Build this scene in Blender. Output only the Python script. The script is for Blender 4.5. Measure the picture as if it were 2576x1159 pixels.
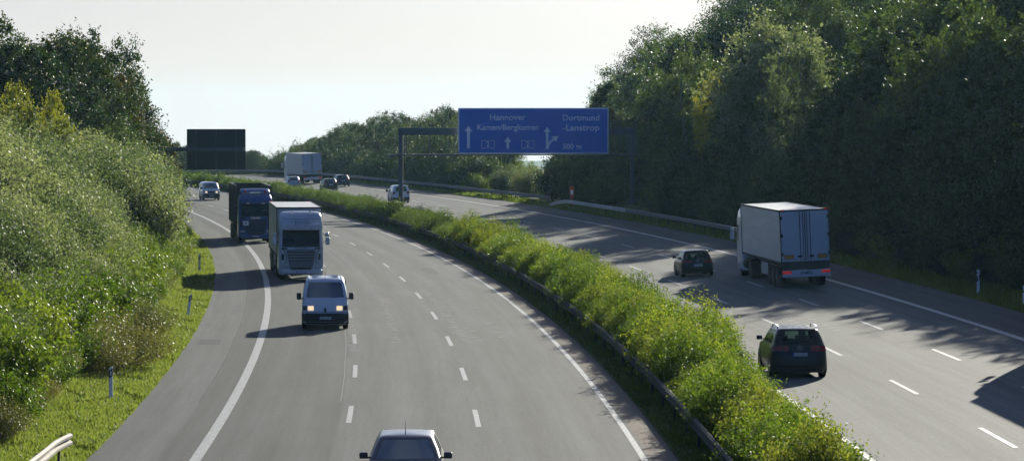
import bpy, bmesh, math, random
import numpy as np
from mathutils import Vector, Matrix, Euler
R_ = math.radians
S = bpy.context.scene
for o in list(bpy.data.objects): bpy.data.objects.remove(o)

# ---------------------------------------------------------------- camera, sky, sun
FPX, CU, CV, VH, CAMZ = 8700.0, 1287.5, 579.5, 297.0, 9.0
cam_d = bpy.data.cameras.new('camera'); cam = bpy.data.objects.new('camera', cam_d); S.collection.objects.link(cam)
cam.location = (0, 0, CAMZ)
cam_d.sensor_width = 36; cam_d.lens = 36*FPX/2575.0
cam.rotation_euler = (math.pi/2 - math.atan((CV-VH)/FPX), 0, 0)
cam_d.clip_end = 30000; cam_d.clip_start = 1
S.camera = cam
SUN_EL, SUN_AZ = R_(16.3), R_(17.5)
HAZE = 0.00004
w = bpy.data.worlds.new('World'); S.world = w; w.use_nodes = True
nt = w.node_tree; nt.nodes.clear()
sky = nt.nodes.new('ShaderNodeTexSky'); sky.sky_type = 'NISHITA'; sky.sun_disc = False
sky.sun_elevation = SUN_EL; sky.sun_rotation = SUN_AZ
sky.air_density = 1.0; sky.dust_density = 1.6; sky.ozone_density = 1.6
# the plain beyond the crest lies lower than the road, so the sky reaches a little below the level line
tc = nt.nodes.new('ShaderNodeTexCoord')
mp = nt.nodes.new('ShaderNodeVectorMath'); mp.operation = 'ADD'; mp.inputs[1].default_value = (0, 0, 0.035)
nt.links.new(tc.outputs['Generated'], mp.inputs[0]); nt.links.new(mp.outputs[0], sky.inputs[0])
# thin high cloud veil
mpn = nt.nodes.new('ShaderNodeMapping'); mpn.inputs['Scale'].default_value = (1.2, 1.2, 14)
nz = nt.nodes.new('ShaderNodeTexNoise'); nz.inputs['Scale'].default_value = 3.0; nz.inputs['Detail'].default_value = 5
rp = nt.nodes.new('ShaderNodeValToRGB'); rp.color_ramp.elements[0].position = .35; rp.color_ramp.elements[1].position = .75
rp.color_ramp.elements[0].color = (.0,)*3+(1,); rp.color_ramp.elements[1].color = (.32,)*3+(1,)
mx = nt.nodes.new('ShaderNodeMix'); mx.data_type = 'RGBA'; mx.inputs['B'].default_value = (16.8, 15.3, 13.6, 1)
bg = nt.nodes.new('ShaderNodeBackground'); bg.inputs['Strength'].default_value = 0.0345
out = nt.nodes.new('ShaderNodeOutputWorld')
nt.links.new(tc.outputs['Generated'], mpn.inputs[0]); nt.links.new(mpn.outputs[0], nz.inputs[0])
nt.links.new(nz.outputs[0], rp.inputs[0]); sz = nt.nodes.new('ShaderNodeSeparateXYZ'); nt.links.new(tc.outputs['Generated'], sz.inputs[0])
hz = nt.nodes.new('ShaderNodeMapRange'); hz.inputs['From Min'].default_value = .0; hz.inputs['From Max'].default_value = .09; hz.inputs['To Min'].default_value = .95; hz.inputs['To Max'].default_value = 0; nt.links.new(sz.outputs[2], hz.inputs['Value'])
mxx = nt.nodes.new('ShaderNodeMath'); mxx.operation = 'MAXIMUM'; nt.links.new(rp.outputs[0], mxx.inputs[0]); nt.links.new(hz.outputs[0], mxx.inputs[1])
nt.links.new(mxx.outputs[0], mx.inputs['Factor'])
tn = nt.nodes.new('ShaderNodeVectorMath'); tn.operation = 'MULTIPLY'; tn.inputs[1].default_value = (.78, 1.01, 1.62)
nt.links.new(sky.outputs[0], tn.inputs[0]); nt.links.new(tn.outputs[0], mx.inputs['A']); dt = nt.nodes.new('ShaderNodeVectorMath'); dt.operation = 'DOT_PRODUCT'; dt.inputs[1].default_value = (math.sin(SUN_AZ)*math.cos(SUN_EL), math.cos(SUN_AZ)*math.cos(SUN_EL), math.sin(SUN_EL))
mr = nt.nodes.new('ShaderNodeMapRange'); mr.inputs['From Min'].default_value = -.3; mr.inputs['From Max'].default_value = .9; mr.inputs['To Min'].default_value = 0; mr.inputs['To Max'].default_value = 1
nt.links.new(tc.outputs['Generated'], dt.inputs[0]); nt.links.new(dt.outputs['Value'], mr.inputs['Value'])
tm_ = nt.nodes.new('ShaderNodeMix'); tm_.data_type = 'RGBA'; tm_.inputs['A'].default_value = (.32, .62, 1.04, 1); tm_.inputs['B'].default_value = (.96, .965, .985, 1); nt.links.new(mr.outputs[0], tm_.inputs['Factor'])
sc_ = nt.nodes.new('ShaderNodeVectorMath'); sc_.operation = 'MULTIPLY'; nt.links.new(mx.outputs['Result'], sc_.inputs[0]); nt.links.new(tm_.outputs['Result'], sc_.inputs[1])
nt.links.new(sc_.outputs[0], bg.inputs[0]); nt.links.new(bg.outputs[0], out.inputs[0])
sd = bpy.data.lights.new('sun', 'SUN'); sd.energy = 5.0; sd.angle = R_(0.5); sd.color = (1.0, .95, .80)
sun = bpy.data.objects.new('sun', sd); S.collection.objects.link(sun)
sv = Vector((math.sin(SUN_AZ)*math.cos(SUN_EL), math.cos(SUN_AZ)*math.cos(SUN_EL), math.sin(SUN_EL)))
sun.rotation_euler = sv.to_track_quat('Z', 'Y').to_euler(); sun.location = (60, 200, 80)
S.view_settings.view_transform = 'Standard'; S.view_settings.look = 'None'
S.view_settings.exposure = 0.64; S.view_settings.gamma = 1
S.cycles.use_denoising = True
S.cycles.max_bounces = 6; S.cycles.transparent_max_bounces = 12; S.cycles.diffuse_bounces = 3
S.cycles.sample_clamp_indirect = 4; S.cycles.caustics_reflective = False; S.cycles.caustics_refractive = False

# ---------------------------------------------------------------- road geometry (arc of radius 1750 m)
RR, Y0 = 1750.0, 50.0
def drop(s): return -np.maximum(0, s-430.0)**2/7600.0
def zbank(o, s):                       # cross profile
    o = np.asarray(o, float); s = np.asarray(s, float)
    far = np.clip(1-(s-250)/260.0, .25, 1)
    left = np.interp(-o, [12.3, 14.0, 24, 34, 60, 300], [0, .35, 5.0, 5.6, 5.6, 2])*far*(o < 0)
    right = np.interp(o, [11.8, 26.2, 27.8, 30, 44, 70, 300], [0, .65, .55, .9, 4.6, 5.2, 2])
    right = np.where(o > 26.2, .6+(right-.6)*np.clip(1-(s-250)/160.0, .12, 1), right)*(o > 0)
    return left+right
def zt(o, s):
    near = zbank(o, s)+drop(s)
    r = np.hypot(-RR+(RR+np.asarray(o, float))*np.cos(np.asarray(s, float)/RR), Y0+(RR+np.asarray(o, float))*np.sin(np.asarray(s, float)/RR))
    farz = 2.5-.0138*r
    k = np.clip((np.maximum(s-560, (np.abs(o)-150)*.6))/120.0, 0, 1); k = k*k*(3-2*k)
    return near*(1-k)+farz*k
def W(o, s, dz=0.0):
    o = np.asarray(o, float); t = np.asarray(s, float)/RR
    return np.stack([-RR+(RR+o)*np.cos(t), Y0+(RR+o)*np.sin(t), zt(o, s)+dz+0*o], -1)
def os_of(x, y):
    dx, dy = x+RR, y-Y0
    return math.hypot(dx, dy)-RR, RR*math.atan2(dy, dx)
def ray(u, v, d): return ((u-CU)/FPX*d, d, CAMZ-(v-VH)/FPX*d)
def hit(u, v):                         # ground point seen at that direction from the bridge
    d = 78300/(v-VH)
    for _ in range(12):
        x = (u-CU)/FPX*d; o, s = os_of(x, d); z = float(zt(o, s)); d = .5*d+.5*(CAMZ-z)*FPX/(v-VH)
    x = (u-CU)/FPX*d; o, s = os_of(x, d); return o, s

# ---------------------------------------------------------------- mesh helpers
COL = S.collection
def link(o, parent=None):
    COL.objects.link(o)
    if parent is not None: o.parent = parent
    return o
def meshobj(name, V, F, mat=None, parent=None, smooth=False, uv=None):
    me = bpy.data.meshes.new(name)
    V = np.asarray(V, np.float32).reshape(-1, 3)
    if isinstance(F, np.ndarray):
        n, k = F.shape
        me.vertices.add(len(V)); me.vertices.foreach_set('co', V.ravel())
        me.loops.add(n*k); me.loops.foreach_set('vertex_index', F.ravel().astype(np.int32))
        me.polygons.add(n); me.polygons.foreach_set('loop_start', np.arange(0, n*k, k, dtype=np.int32))
        me.update(calc_edges=True)
    else:
        me.from_pydata([tuple(map(float, v)) for v in V], [], F); me.update()
    if uv is not None:
        l = me.uv_layers.new(name='UVMap'); idx = np.zeros(len(me.loops), np.int32); me.loops.foreach_get('vertex_index', idx)
        l.data.foreach_set('uv', np.asarray(uv, np.float32)[idx].ravel())
    if smooth: me.polygons.foreach_set('use_smooth', np.ones(len(me.polygons), bool))
    if mat: me.materials.append(mat)
    return link(bpy.data.objects.new(name, me), parent)
def tag(o, label=None, cat=None, group=None, kind=None):
    if label: o['label'] = label
    if cat: o['category'] = cat
    if group: o['group'] = group
    if kind: o['kind'] = kind
    return o
def empty(name, label, cat, group=None, loc=(0, 0, 0)):
    o = bpy.data.objects.new(name, None); o.empty_display_size = .3; link(o); o.location = loc
    return tag(o, label, cat, group)
def copy_tree(o, parent=None):
    c = o.copy(); COL.objects.link(c); c.parent = parent
    for ch in list(o.children): copy_tree(ch, c)
    return c
class MB:
    def __init__(s): s.v = []; s.f = []
    def add(s, V, F):
        b = len(s.v); s.v += [tuple(map(float, p)) for p in V]; s.f += [tuple(b+i for i in f) for f in F]; return s
    def box(s, c, d, rot=None):
        x, y, z = d[0]/2, d[1]/2, d[2]/2
        V = [Vector((i*x, j*y, k*z)) for i in (-1, 1) for j in (-1, 1) for k in (-1, 1)]
        if rot: e = Euler(rot).to_matrix(); V = [e@p for p in V]
        V = [p+Vector(c) for p in V]
        return s.add(V, [(0, 1, 3, 2), (4, 6, 7, 5), (0, 4, 5, 1), (2, 3, 7, 6), (0, 2, 6, 4), (1, 5, 7, 3)])
    def tube(s, P, r, n=8, cap=True):
        P = [Vector(p) for p in P]; rs = r if isinstance(r, (list, tuple)) else [r]*len(P); V = []; F = []
        for i, p in enumerate(P):
            t = (P[min(i+1, len(P)-1)]-P[max(i-1, 0)]).normalized()
            a = t.orthogonal().normalized() if abs(t.z) < .9 else Vector((1, 0, 0)).cross(t).normalized()
            b = t.cross(a)
            for k in range(n):
                q = 2*math.pi*k/n; V.append(p+(a*math.cos(q)+b*math.sin(q))*rs[i])
        for i in range(len(P)-1):
            for k in range(n): F.append((i*n+k, i*n+(k+1) % n, (i+1)*n+(k+1) % n, (i+1)*n+k))
        if cap: F.append(tuple(range(n))[::-1]); F.append(tuple(range((len(P)-1)*n, len(P)*n)))
        return s.add(V, F)
    def lathe(s, prof, c, axis='X', n=24):       # prof: (along axis, radius)
        V = []; F = []
        for a, r in prof:
            for k in range(n):
                q = 2*math.pi*k/n; p = (a, r*math.cos(q), r*math.sin(q))
                if axis == 'Z': p = (p[1], p[2], p[0])
                if axis == 'Y': p = (p[1], p[0], p[2])
                V.append((p[0]+c[0], p[1]+c[1], p[2]+c[2]))
        m = len(prof)
        for i in range(m-1):
            for k in range(n): F.append((i*n+k, i*n+(k+1) % n, (i+1)*n+(k+1) % n, (i+1)*n+k))
        F.append(tuple(range(n))[::-1]); F.append(tuple(range((m-1)*n, m*n)))
        return s.add(V, F)
    def build(s, name, mat, parent=None, bevel=0, smooth=False, seg=2):
        o = meshobj(name, s.v, s.f, mat, parent, smooth)
        bm = bmesh.new(); bm.from_mesh(o.data); bmesh.ops.recalc_face_normals(bm, faces=bm.faces); bm.to_mesh(o.data); bm.free()
        if bevel:
            b = o.modifiers.new('bevel', 'BEVEL'); b.width = bevel; b.segments = seg; b.limit_method = 'ANGLE'
            for p in o.data.polygons: p.use_smooth = False
        return o
# ---------------------------------------------------------------- materials
def mat(name, col, rough=.6, metal=0, spec=.5, coat=0, emit=None, es=0, noise=None, back=None):
    m = bpy.data.materials.new(name); m.use_nodes = True; n = m.node_tree; p = n.nodes['Principled BSDF']
    p.inputs['Base Color'].default_value = (*col, 1); p.inputs['Roughness'].default_value = rough
    p.inputs['Metallic'].default_value = metal; p.inputs['Specular IOR Level'].default_value = spec
    p.inputs['Coat Weight'].default_value = coat; p.inputs['Coat Roughness'].default_value = .05
    if emit: p.inputs['Emission Color'].default_value = (*emit, 1); p.inputs['Emission Strength'].default_value = es
    if noise:      # (scale, amount, stretch)
        t = n.nodes.new('ShaderNodeTexCoord'); mpg = n.nodes.new('ShaderNodeMapping'); mpg.inputs['Scale'].default_value = noise[2] if len(noise) > 2 else (1, 1, 1)
        z = n.nodes.new('ShaderNodeTexNoise'); z.inputs['Scale'].default_value = noise[0]; z.inputs['Detail'].default_value = 6; z.inputs['Roughness'].default_value = .65
        c = n.nodes.new('ShaderNodeValToRGB'); a = noise[1]
        c.color_ramp.elements[0].position = .3; c.color_ramp.elements[1].position = .7
        c.color_ramp.elements[0].color = (*[x*(1-a) for x in col], 1); c.color_ramp.elements[1].color = (*[min(1, x*(1+a)) for x in col], 1)
        n.links.new(t.outputs['Object'], mpg.inputs[0]); n.links.new(mpg.outputs[0], z.inputs[0]); n.links.new(z.outputs[0], c.inputs[0]); n.links.new(c.outputs[0], p.inputs['Base Color'])
    if back:       # inner lining of a hollow body
        g = n.nodes.new('ShaderNodeNewGeometry'); d = n.nodes.new('ShaderNodeBsdfDiffuse'); d.inputs[0].default_value = (*back, 1)
        x = n.nodes.new('ShaderNodeMixShader'); o = n.nodes['Material Output']
        n.links.new(g.outputs['Backfacing'], x.inputs[0]); n.links.new(p.outputs[0], x.inputs[1]); n.links.new(d.outputs[0], x.inputs[2]); n.links.new(x.outputs[0], o.inputs[0])
    return m
def glassmat(name, tint, refl=.02):
    m = bpy.data.materials.new(name); m.use_nodes = True; n = m.node_tree; n.nodes.clear()
    t = n.nodes.new('ShaderNodeBsdfTransparent'); t.inputs[0].default_value = (*tint, 1)
    g = n.nodes.new('ShaderNodeBsdfGlossy'); g.inputs['Roughness'].default_value = .03; g.inputs[0].default_value = (.2, .25, .28, 1)
    f = n.nodes.new('ShaderNodeFresnel'); f.inputs[0].default_value = 1.5
    a = n.nodes.new('ShaderNodeMath'); a.operation = 'ADD'; a.inputs[1].default_value = refl
    x = n.nodes.new('ShaderNodeMixShader'); o = n.nodes.new('ShaderNodeOutputMaterial')
    n.links.new(f.outputs[0], a.inputs[0]); n.links.new(a.outputs[0], x.inputs[0]); n.links.new(t.outputs[0], x.inputs[1]); n.links.new(g.outputs[0], x.inputs[2]); n.links.new(x.outputs[0], o.inputs[0])
    return m
def leafmat(name, c1, c2, c3, trans=.4, tcol=(.25, .35, .03), rough=.45, spec=.5):
    m = bpy.data.materials.new(name); m.use_nodes = True; n = m.node_tree; p = n.nodes['Principled BSDF']
    g = n.nodes.new('ShaderNodeNewGeometry'); oi = n.nodes.new('ShaderNodeObjectInfo')
    t = n.nodes.new('ShaderNodeTexCoord'); z = n.nodes.new('ShaderNodeTexNoise'); z.inputs['Scale'].default_value = 1.1; z.inputs['Detail'].default_value = 3
    n.links.new(t.outputs['Object'], z.inputs[0])
    add = n.nodes.new('ShaderNodeMath'); add.operation = 'MULTIPLY_ADD'; add.inputs[1].default_value = .35
    n.links.new(g.outputs['Random Per Island'], add.inputs[0])
    a2 = n.nodes.new('ShaderNodeMath'); a2.operation = 'MULTIPLY_ADD'; a2.inputs[1].default_value = .5
    a3 = n.nodes.new('ShaderNodeMath'); a3.operation = 'MULTIPLY'; a3.inputs[1].default_value = .45
    n.links.new(oi.outputs['Random'], a2.inputs[0]); n.links.new(z.outputs[0], a3.inputs[0]); n.links.new(a3.outputs[0], a2.inputs[2]); n.links.new(a2.outputs[0], add.inputs[2])
    c = n.nodes.new('ShaderNodeValToRGB'); e = c.color_ramp.elements
    e[0].position = .2; e[0].color = (*c1, 1); e[1].position = .95; e[1].color = (*c3, 1); k = e.new(.6); k.color = (*c2, 1)
    n.links.new(add.outputs[0], c.inputs[0]); n.links.new(c.outputs[0], p.inputs['Base Color'])
    p.inputs['Roughness'].default_value = rough; p.inputs['Specular IOR Level'].default_value = spec
    tr = n.nodes.new('ShaderNodeBsdfTranslucent'); mc = n.nodes.new('ShaderNodeMix'); mc.data_type = 'RGBA'; mc.blend_type = 'MULTIPLY'; mc.inputs['Factor'].default_value = 1
    mc.inputs['B'].default_value = (*[x for x in tcol], 1); n.links.new(c.outputs[0], mc.inputs['A']); n.links.new(mc.outputs['Result'], tr.inputs[0])
    x = n.nodes.new('ShaderNodeMixShader'); x.inputs[0].default_value = trans
    n.links.new(p.outputs[0], x.inputs[1]); n.links.new(tr.outputs[0], x.inputs[2]); n.links.new(x.outputs[0], n.nodes['Material Output'].inputs[0])
    return m
M = dict(
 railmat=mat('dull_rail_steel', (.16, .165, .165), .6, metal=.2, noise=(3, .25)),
 white=mat('white_paint', (.60, .64, .68), .3, coat=.4, noise=(1.5, .12), back=(.03, .03, .035)),
 vanwhite=mat('van_white_paint', (.60, .66, .72), .28, coat=.5, back=(.05, .055, .06)),
 blue=mat('blue_paint', (.006, .075, .30), .3, coat=.6, back=(.02, .02, .025)),
 black=mat('black_car_paint', (.005, .006, .009), .3, coat=.25, spec=.3, back=(.02, .02, .02)),
 navy=mat('dark_blue_paint', (.010, .017, .040), .34, coat=.5, spec=.4, back=(.03, .03, .03)),
 silver=mat('silver_paint', (.45, .47, .5), .3, metal=.5, coat=.6, back=(.03, .03, .03)),
 plastic=mat('dark_plastic', (.018, .019, .021), .5),
 greyplastic=mat('grey_plastic', (.09, .095, .1), .5),
 tyre=mat('tyre_rubber', (.012, .012, .013), .75),
 rim=mat('alloy', (.35, .36, .37), .35, metal=.8),
 chrome=mat('bright_metal', (.7, .71, .73), .18, metal=1),
 galv=mat('shade_dark_galvanised_steel', (.038, .038, .037), .75, metal=.0, spec=.2, noise=(4, .18)),  # near-black base: the hedge's shade on the middle rail is put into the colour
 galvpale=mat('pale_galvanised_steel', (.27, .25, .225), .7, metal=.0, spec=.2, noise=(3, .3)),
 steel=mat('grey_painted_steel', (.08, .095, .11), .55, noise=(2, .15)),
 signback=mat('sign_back_grey', (.035, .038, .042), .6, noise=(1.5, .15)),
 signblue=mat('sign_blue', (.001, .15, .62), .4, noise=(.6, .06)),
 signwhite=mat('sign_white', (.93, .94, .95), .45),
 tarp=mat('trailer_white', (.60, .61, .60), .45, noise=(.8, .14, (1, .3, 3))),
 tarpgrey=mat('trailer_grey', (.50, .50, .48), .5, noise=(.9, .08, (1, .3, 3))),
 doorwhite=mat('trailer_door_white', (.55, .58, .62), .4, noise=(.8, .06)),
 darkbox=mat('tipper_dark', (.02, .021, .024), .45, noise=(2, .2)),
 glass=glassmat('window_glass', (.30, .40, .38)),
 glassd=glassmat('tinted_glass', (.14, .19, .20)),
 truckglass=glassmat('truck_glass', (.22, .3, .3), .04),
 red=mat('red_lens', (.32, .008, .008), .25, coat=.5),
 redlit=mat('red_lamp_lit', (.5, .01, .01), .25, emit=(1, .03, .02), es=.10),
 headon=mat('headlamp_lit', (.8, .7, .5), .2, emit=(1, .72, .42), es=.6),
 head=mat('headlamp_glass', (.55, .58, .6), .15, coat=1),
 orange=mat('orange_reflector', (.75, .27, .02), .4),
 orangebox=mat('orange_red_plastic', (.45, .06, .025), .5),
 plate=mat('licence_plate', (.45, .52, .56), .4), plateblue=mat('plate_blue', (.01, .05, .35), .4), ink=mat('black_lettering', (.01, .01, .012), .5),
 greyink=mat('grey_lettering', (.16, .18, .2), .5),
 skin=mat('skin', (.42, .24, .17), .5), shirt=mat('white_shirt', (.65, .65, .63), .8), hair=mat('dark_hair', (.02, .014, .01), .6), shirtdark=mat('dark_shirt', (.03, .035, .05), .8),
 seat=mat('seat_fabric', (.02, .021, .024), .8), seatgrey=mat('grey_seat_fabric', (.11, .115, .12), .85),
 bark=mat('bark', (.055, .045, .035), .9, noise=(6, .4, (1, 1, .3))), barkpale=mat('pale_bark', (.16, .15, .13), .85, noise=(5, .4, (1, 1, .3))),
)
L = dict(
 hedge=leafmat('hedge_leaves', (.018, .038, .010), (.055, .092, .016), (.14, .165, .035), .5, (2.7, 2.7, .9), .6, .15),
 hedgey=leafmat('yellowish_hedge_leaves', (.022, .042, .010), (.060, .096, .02), (.14, .16, .04), .5, (2.5, 2.4, .9), .6, .15),
 silver=leafmat('grey_green_leaves', (.026, .040, .024), (.078, .102, .060), (.19, .20, .14), .44, (1.85, 2.05, .9), .55, .2),
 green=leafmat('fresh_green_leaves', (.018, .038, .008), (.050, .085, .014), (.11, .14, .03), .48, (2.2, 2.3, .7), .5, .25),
 olive=leafmat('olive_leaves', (.035, .045, .016), (.075, .088, .032), (.13, .13, .05), .45, (1.8, 1.7, .8), .5),
 dark=leafmat('dark_green_leaves', (.013, .026, .013), (.030, .050, .020), (.062, .085, .028), .34, (1.6, 1.8, .5), .55, .2),
 mid=leafmat('mid_green_leaves', (.014, .028, .013), (.038, .060, .023), (.088, .112, .036), .38, (1.7, 2.0, .7), .5, .3),
 brown=leafmat('brownish_green_leaves', (.020, .023, .013), (.042, .045, .020), (.080, .075, .028), .34, (1.6, 1.7, .6), .55, .2),
 yellow=leafmat('yellow_green_leaves', (.08, .11, .02), (.16, .19, .03), (.26, .26, .05), .5, (1.8, 1.7, .6), .45),
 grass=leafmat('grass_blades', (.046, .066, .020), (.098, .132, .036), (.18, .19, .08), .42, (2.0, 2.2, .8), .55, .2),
)
# ---------------------------------------------------------------- asphalt, ground
def nodes_of(m): m.use_nodes = True; return m.node_tree
def asphalt():
    m = bpy.data.materials.new('asphalt'); n = nodes_of(m); N = n.nodes; L_ = n.links; p = N['Principled BSDF']
    uv = N.new('ShaderNodeUVMap'); uv.uv_map = 'UVMap'; sep = N.new('ShaderNodeSeparateXYZ'); L_.new(uv.outputs[0], sep.inputs[0])
    def noise(scale, st, det=5, rough=.6):
        mp = N.new('ShaderNodeMapping'); mp.inputs['Scale'].default_value = st; z = N.new('ShaderNodeTexNoise'); z.inputs['Scale'].default_value = scale
        z.inputs['Detail'].default_value = det; z.inputs['Roughness'].default_value = rough; L_.new(uv.outputs[0], mp.inputs[0]); L_.new(mp.outputs[0], z.inputs[0]); return z.outputs[0]
    def math_(op, a, b=None, c=None):
        q = N.new('ShaderNodeMath'); q.operation = op
        for i, x in enumerate((a, b, c)):
            if x is None: continue
            if isinstance(x, (int, float)): q.inputs[i].default_value = x
            else: L_.new(x, q.inputs[i])
        return q.outputs[0]
    wob = math_('MULTIPLY_ADD', noise(1, (.0, .05, 1)), .5, sep.outputs[0])      # slightly wandering wheel paths
    ramp = N.new('ShaderNodeValToRGB'); ramp.color_ramp.interpolation = 'LINEAR'; e = ramp.color_ramp.elements
    u01 = math_('MULTIPLY_ADD', wob, 1/40.0, 12.25/40.0-.25/40); L_.new(u01, ramp.inputs[0])
    stops = [(-12, .135), (-8.95, .135), (-8.90, .100), (-7.2, .098), (-6.6, .116), (-5.9, .092), (-5.3, .116), (-4.40, .096), (-4.36, .142), (-3.2, .116), (-2.4, .150), (-1.6, .116), (-.8, .148),
             (0, .128), (.8, .148), (1.5, .118), (2.6, .146), (3.9, .128), (4.12, .130), (4.2, .155), (5.5, .15), (9, .14), (10.4, .12), (11.4, .15), (12.3, .12), (13.2, .15), (14.2, .12), (15, .155), (15.9, .125), (16.8, .152),
             (17.8, .12), (18.7, .15), (19.6, .118), (20.6, .148), (21.6, .12), (21.9, .105), (25.5, .105)]
    while len(e) > 1: e.remove(e[-1])
    stops = stops[::1]
    if len(stops) > 32:
        stops = stops[:20]+stops[21::2]
    e[0].position = max(0, (stops[0][0]+12.25)/40); e[0].color = (stops[0][1],)*3+(1,)
    for a, b in stops[1:]:
        q = e.new((a+12.25)/40); q.color = (b,)*3+(1,)
    big = math_('MULTIPLY_ADD', noise(1, (.9, .03, 1), 5, .7), 1.1, .45)
    fine = math_('MULTIPLY_ADD', noise(9, (1, .35, 1), 8, .85), 1.4, .30)
    patch = math_('MULTIPLY_ADD', noise(.35, (1, .35, 1), 3), .24, .88)
    streak = math_('MULTIPLY_ADD', noise(2.2, (1, .02, 1), 4, .6), .5, .75)
    tot = math_('MULTIPLY', math_('MULTIPLY', math_('MULTIPLY', big, fine), patch), streak)
    col = N.new('ShaderNodeVectorMath'); col.operation = 'SCALE'; L_.new(ramp.outputs[0], col.inputs[0]); L_.new(tot, col.inputs['Scale'])
    # warm inner strip (older reddish surface)
    red = math_('MULTIPLY', math_('GREATER_THAN', sep.outputs[0], 4.16), math_('LESS_THAN', sep.outputs[0], 6.5))
    tint = N.new('ShaderNodeMix'); tint.data_type = 'RGBA'; tint.inputs['A'].default_value = (.96, .99, .97, 1); tint.inputs['B'].default_value = (1.22, 1.0, .84, 1); L_.new(red, tint.inputs['Factor'])
    mul = N.new('ShaderNodeVectorMath'); mul.operation = 'MULTIPLY'; L_.new(col.outputs[0], mul.inputs[0]); L_.new(tint.outputs['Result'], mul.inputs[1]); L_.new(mul.outputs[0], p.inputs['Base Color'])
    p.inputs['Roughness'].default_value = .8
    bp = N.new('ShaderNodeBump'); bp.inputs['Strength'].default_value = .35; bp.inputs['Distance'].default_value = .02; L_.new(fine, bp.inputs['Height']); L_.new(bp.outputs[0], p.inputs['Normal'])
    p.inputs['Specular IOR Level'].default_value = .05
    return m
def paint():
    m = mat('road_paint', (.50, .50, .48), .6); n = m.node_tree; N = n.nodes; p = N['Principled BSDF']
    uv = N.new('ShaderNodeUVMap'); uv.uv_map = 'UVMap'; z = N.new('ShaderNodeTexNoise'); z.inputs['Scale'].default_value = 7; z.inputs['Detail'].default_value = 8; z.inputs['Roughness'].default_value = .75
    n.links.new(uv.outputs[0], z.inputs[0]); c = N.new('ShaderNodeValToRGB'); c.color_ramp.elements[0].position = .40; c.color_ramp.elements[0].color = (.13, .13, .125, 1)
    c.color_ramp.elements[1].position = .5; c.color_ramp.elements[1].color = (.36, .37, .37, 1); n.links.new(z.outputs[0], c.inputs[0]); n.links.new(c.outputs[0], p.inputs['Base Color'])
    return m
def soil():
    m = bpy.data.materials.new('verge_ground'); n = nodes_of(m); N = n.nodes; p = N['Principled BSDF']; p.inputs['Roughness'].default_value = .95; p.inputs['Specular IOR Level'].default_value = .1
    tc = N.new('ShaderNodeTexCoord'); a = N.new('ShaderNodeTexNoise'); a.inputs['Scale'].default_value = .5; a.inputs['Detail'].default_value = 9; a.inputs['Roughness'].default_value = .7
    n.links.new(tc.outputs['Object'], a.inputs[0]); c = N.new('ShaderNodeValToRGB'); e = c.color_ramp.elements
    e[0].position = .35; e[0].color = (.020, .030, .008, 1); e[1].position = .68; e[1].color = (.085, .105, .028, 1); q = e.new(.5); q.color = (.050, .070, .014, 1)
    n.links.new(a.outputs[0], c.inputs[0]); n.links.new(c.outputs[0], p.inputs['Base Color'])
    return m
ASP, PAINT, SOIL = asphalt(), paint(), soil()
def sheet(name, os_, ss, m, dz, wfun=None, kind='structure'):
    O, T = np.meshgrid(os_, ss, indexing='ij'); V = W(O.ravel(), T.ravel(), dz)
    if wfun is not None: V[:, 2] += wfun(O.ravel(), T.ravel())
    a, b = len(os_), len(ss); i = np.arange(a-1)[:, None]*b+np.arange(b-1)[None, :]; i = i.ravel()
    F = np.stack([i, i+b, i+b+1, i+1], 1)
    o = meshobj(name, V, F, m, None, True, np.stack([O.ravel(), T.ravel()], 1)); o['kind'] = kind; return o
# one ground sheet from behind the bridge to the horizon
os_ = np.unique(np.concatenate([np.linspace(-1600, -300, 14), np.linspace(-300, -60, 14), np.arange(-60, -10.8, 1.6), [-14, -12.8, -12.3, -11.6, -11.2, -10.85, -10.6, 0, 4.7, 4.9, 5.3, 6, 7, 8, 9.2, 9.5, 9.8, 11.8, 18, 24.6, 24.9, 25.4, 26.2, 27, 27.8, 29, 30], np.arange(31, 62, 1.6), np.linspace(64, 300, 16), np.linspace(300, 9000, 30)]))
ss = np.unique(np.concatenate([np.arange(-150, 620, 5.0), np.linspace(620, 1000, 30), np.linspace(1000, 5200, 70)]))
def under(o, s):           # ground lies just below the paved strips and bumps gently elsewhere
    inr = ((o > -10.7) & (o < 4.85)) | ((o > 9.6) & (o < 24.8))
    b = np.where((np.abs(o) > 27.5), .12*np.sin(o*1.7+s*.13)*np.sin(s*.31), 0)
    return np.where(inr, -.12, 0)+b*(s < 600)
sheet('ground', os_, ss, SOIL, -.02, under)
rs = np.arange(-60, 640, 2.5)
sheet('carriageway', np.concatenate([[-10.75, -10.6], np.linspace(-10, 4.6, 16), [4.85]]), rs, ASP, 0, lambda o, s: -.0*o)
sheet('carriageway', np.concatenate([[9.5], np.linspace(10, 24.6, 18), [24.9]]), rs, ASP, 0)
# markings: long lines
def strip(MBx, o, w, s0, s1, step=2.5, dz=.006):
    n = max(2, int((s1-s0)/step)+1); ss_ = np.linspace(s0, s1, n); b = len(MBx['v'])
    for s in ss_:
        for oo in (o-w/2, o+w/2): MBx['v'].append(W(oo, s, dz)); MBx['uv'].append((oo, s))
    for i in range(n-1): MBx['f'].append((b+2*i, b+2*i+1, b+2*i+3, b+2*i+2))
def mk(name, parts):
    D = dict(v=[], uv=[], f=[])
    for p in parts: strip(D, *p)
    # faces must look up
    o = meshobj(name, D['v'], D['f'], PAINT, None, False, D['uv']); o['kind'] = 'structure'; return o
mk('edge_line', [(-7.87, .30, -50, 600)]); mk('edge_line', [(3.97, .17, -50, 600)])
mk('edge_line', [(9.95, .17, -50, 600)]); mk('edge_line', [(21.75, .30, -50, 600)])
P0 = os_of(*ray(1201, 1052, 78300/(1052-VH))[:2])[1]            # centre of one dash on the approaching side
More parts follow.
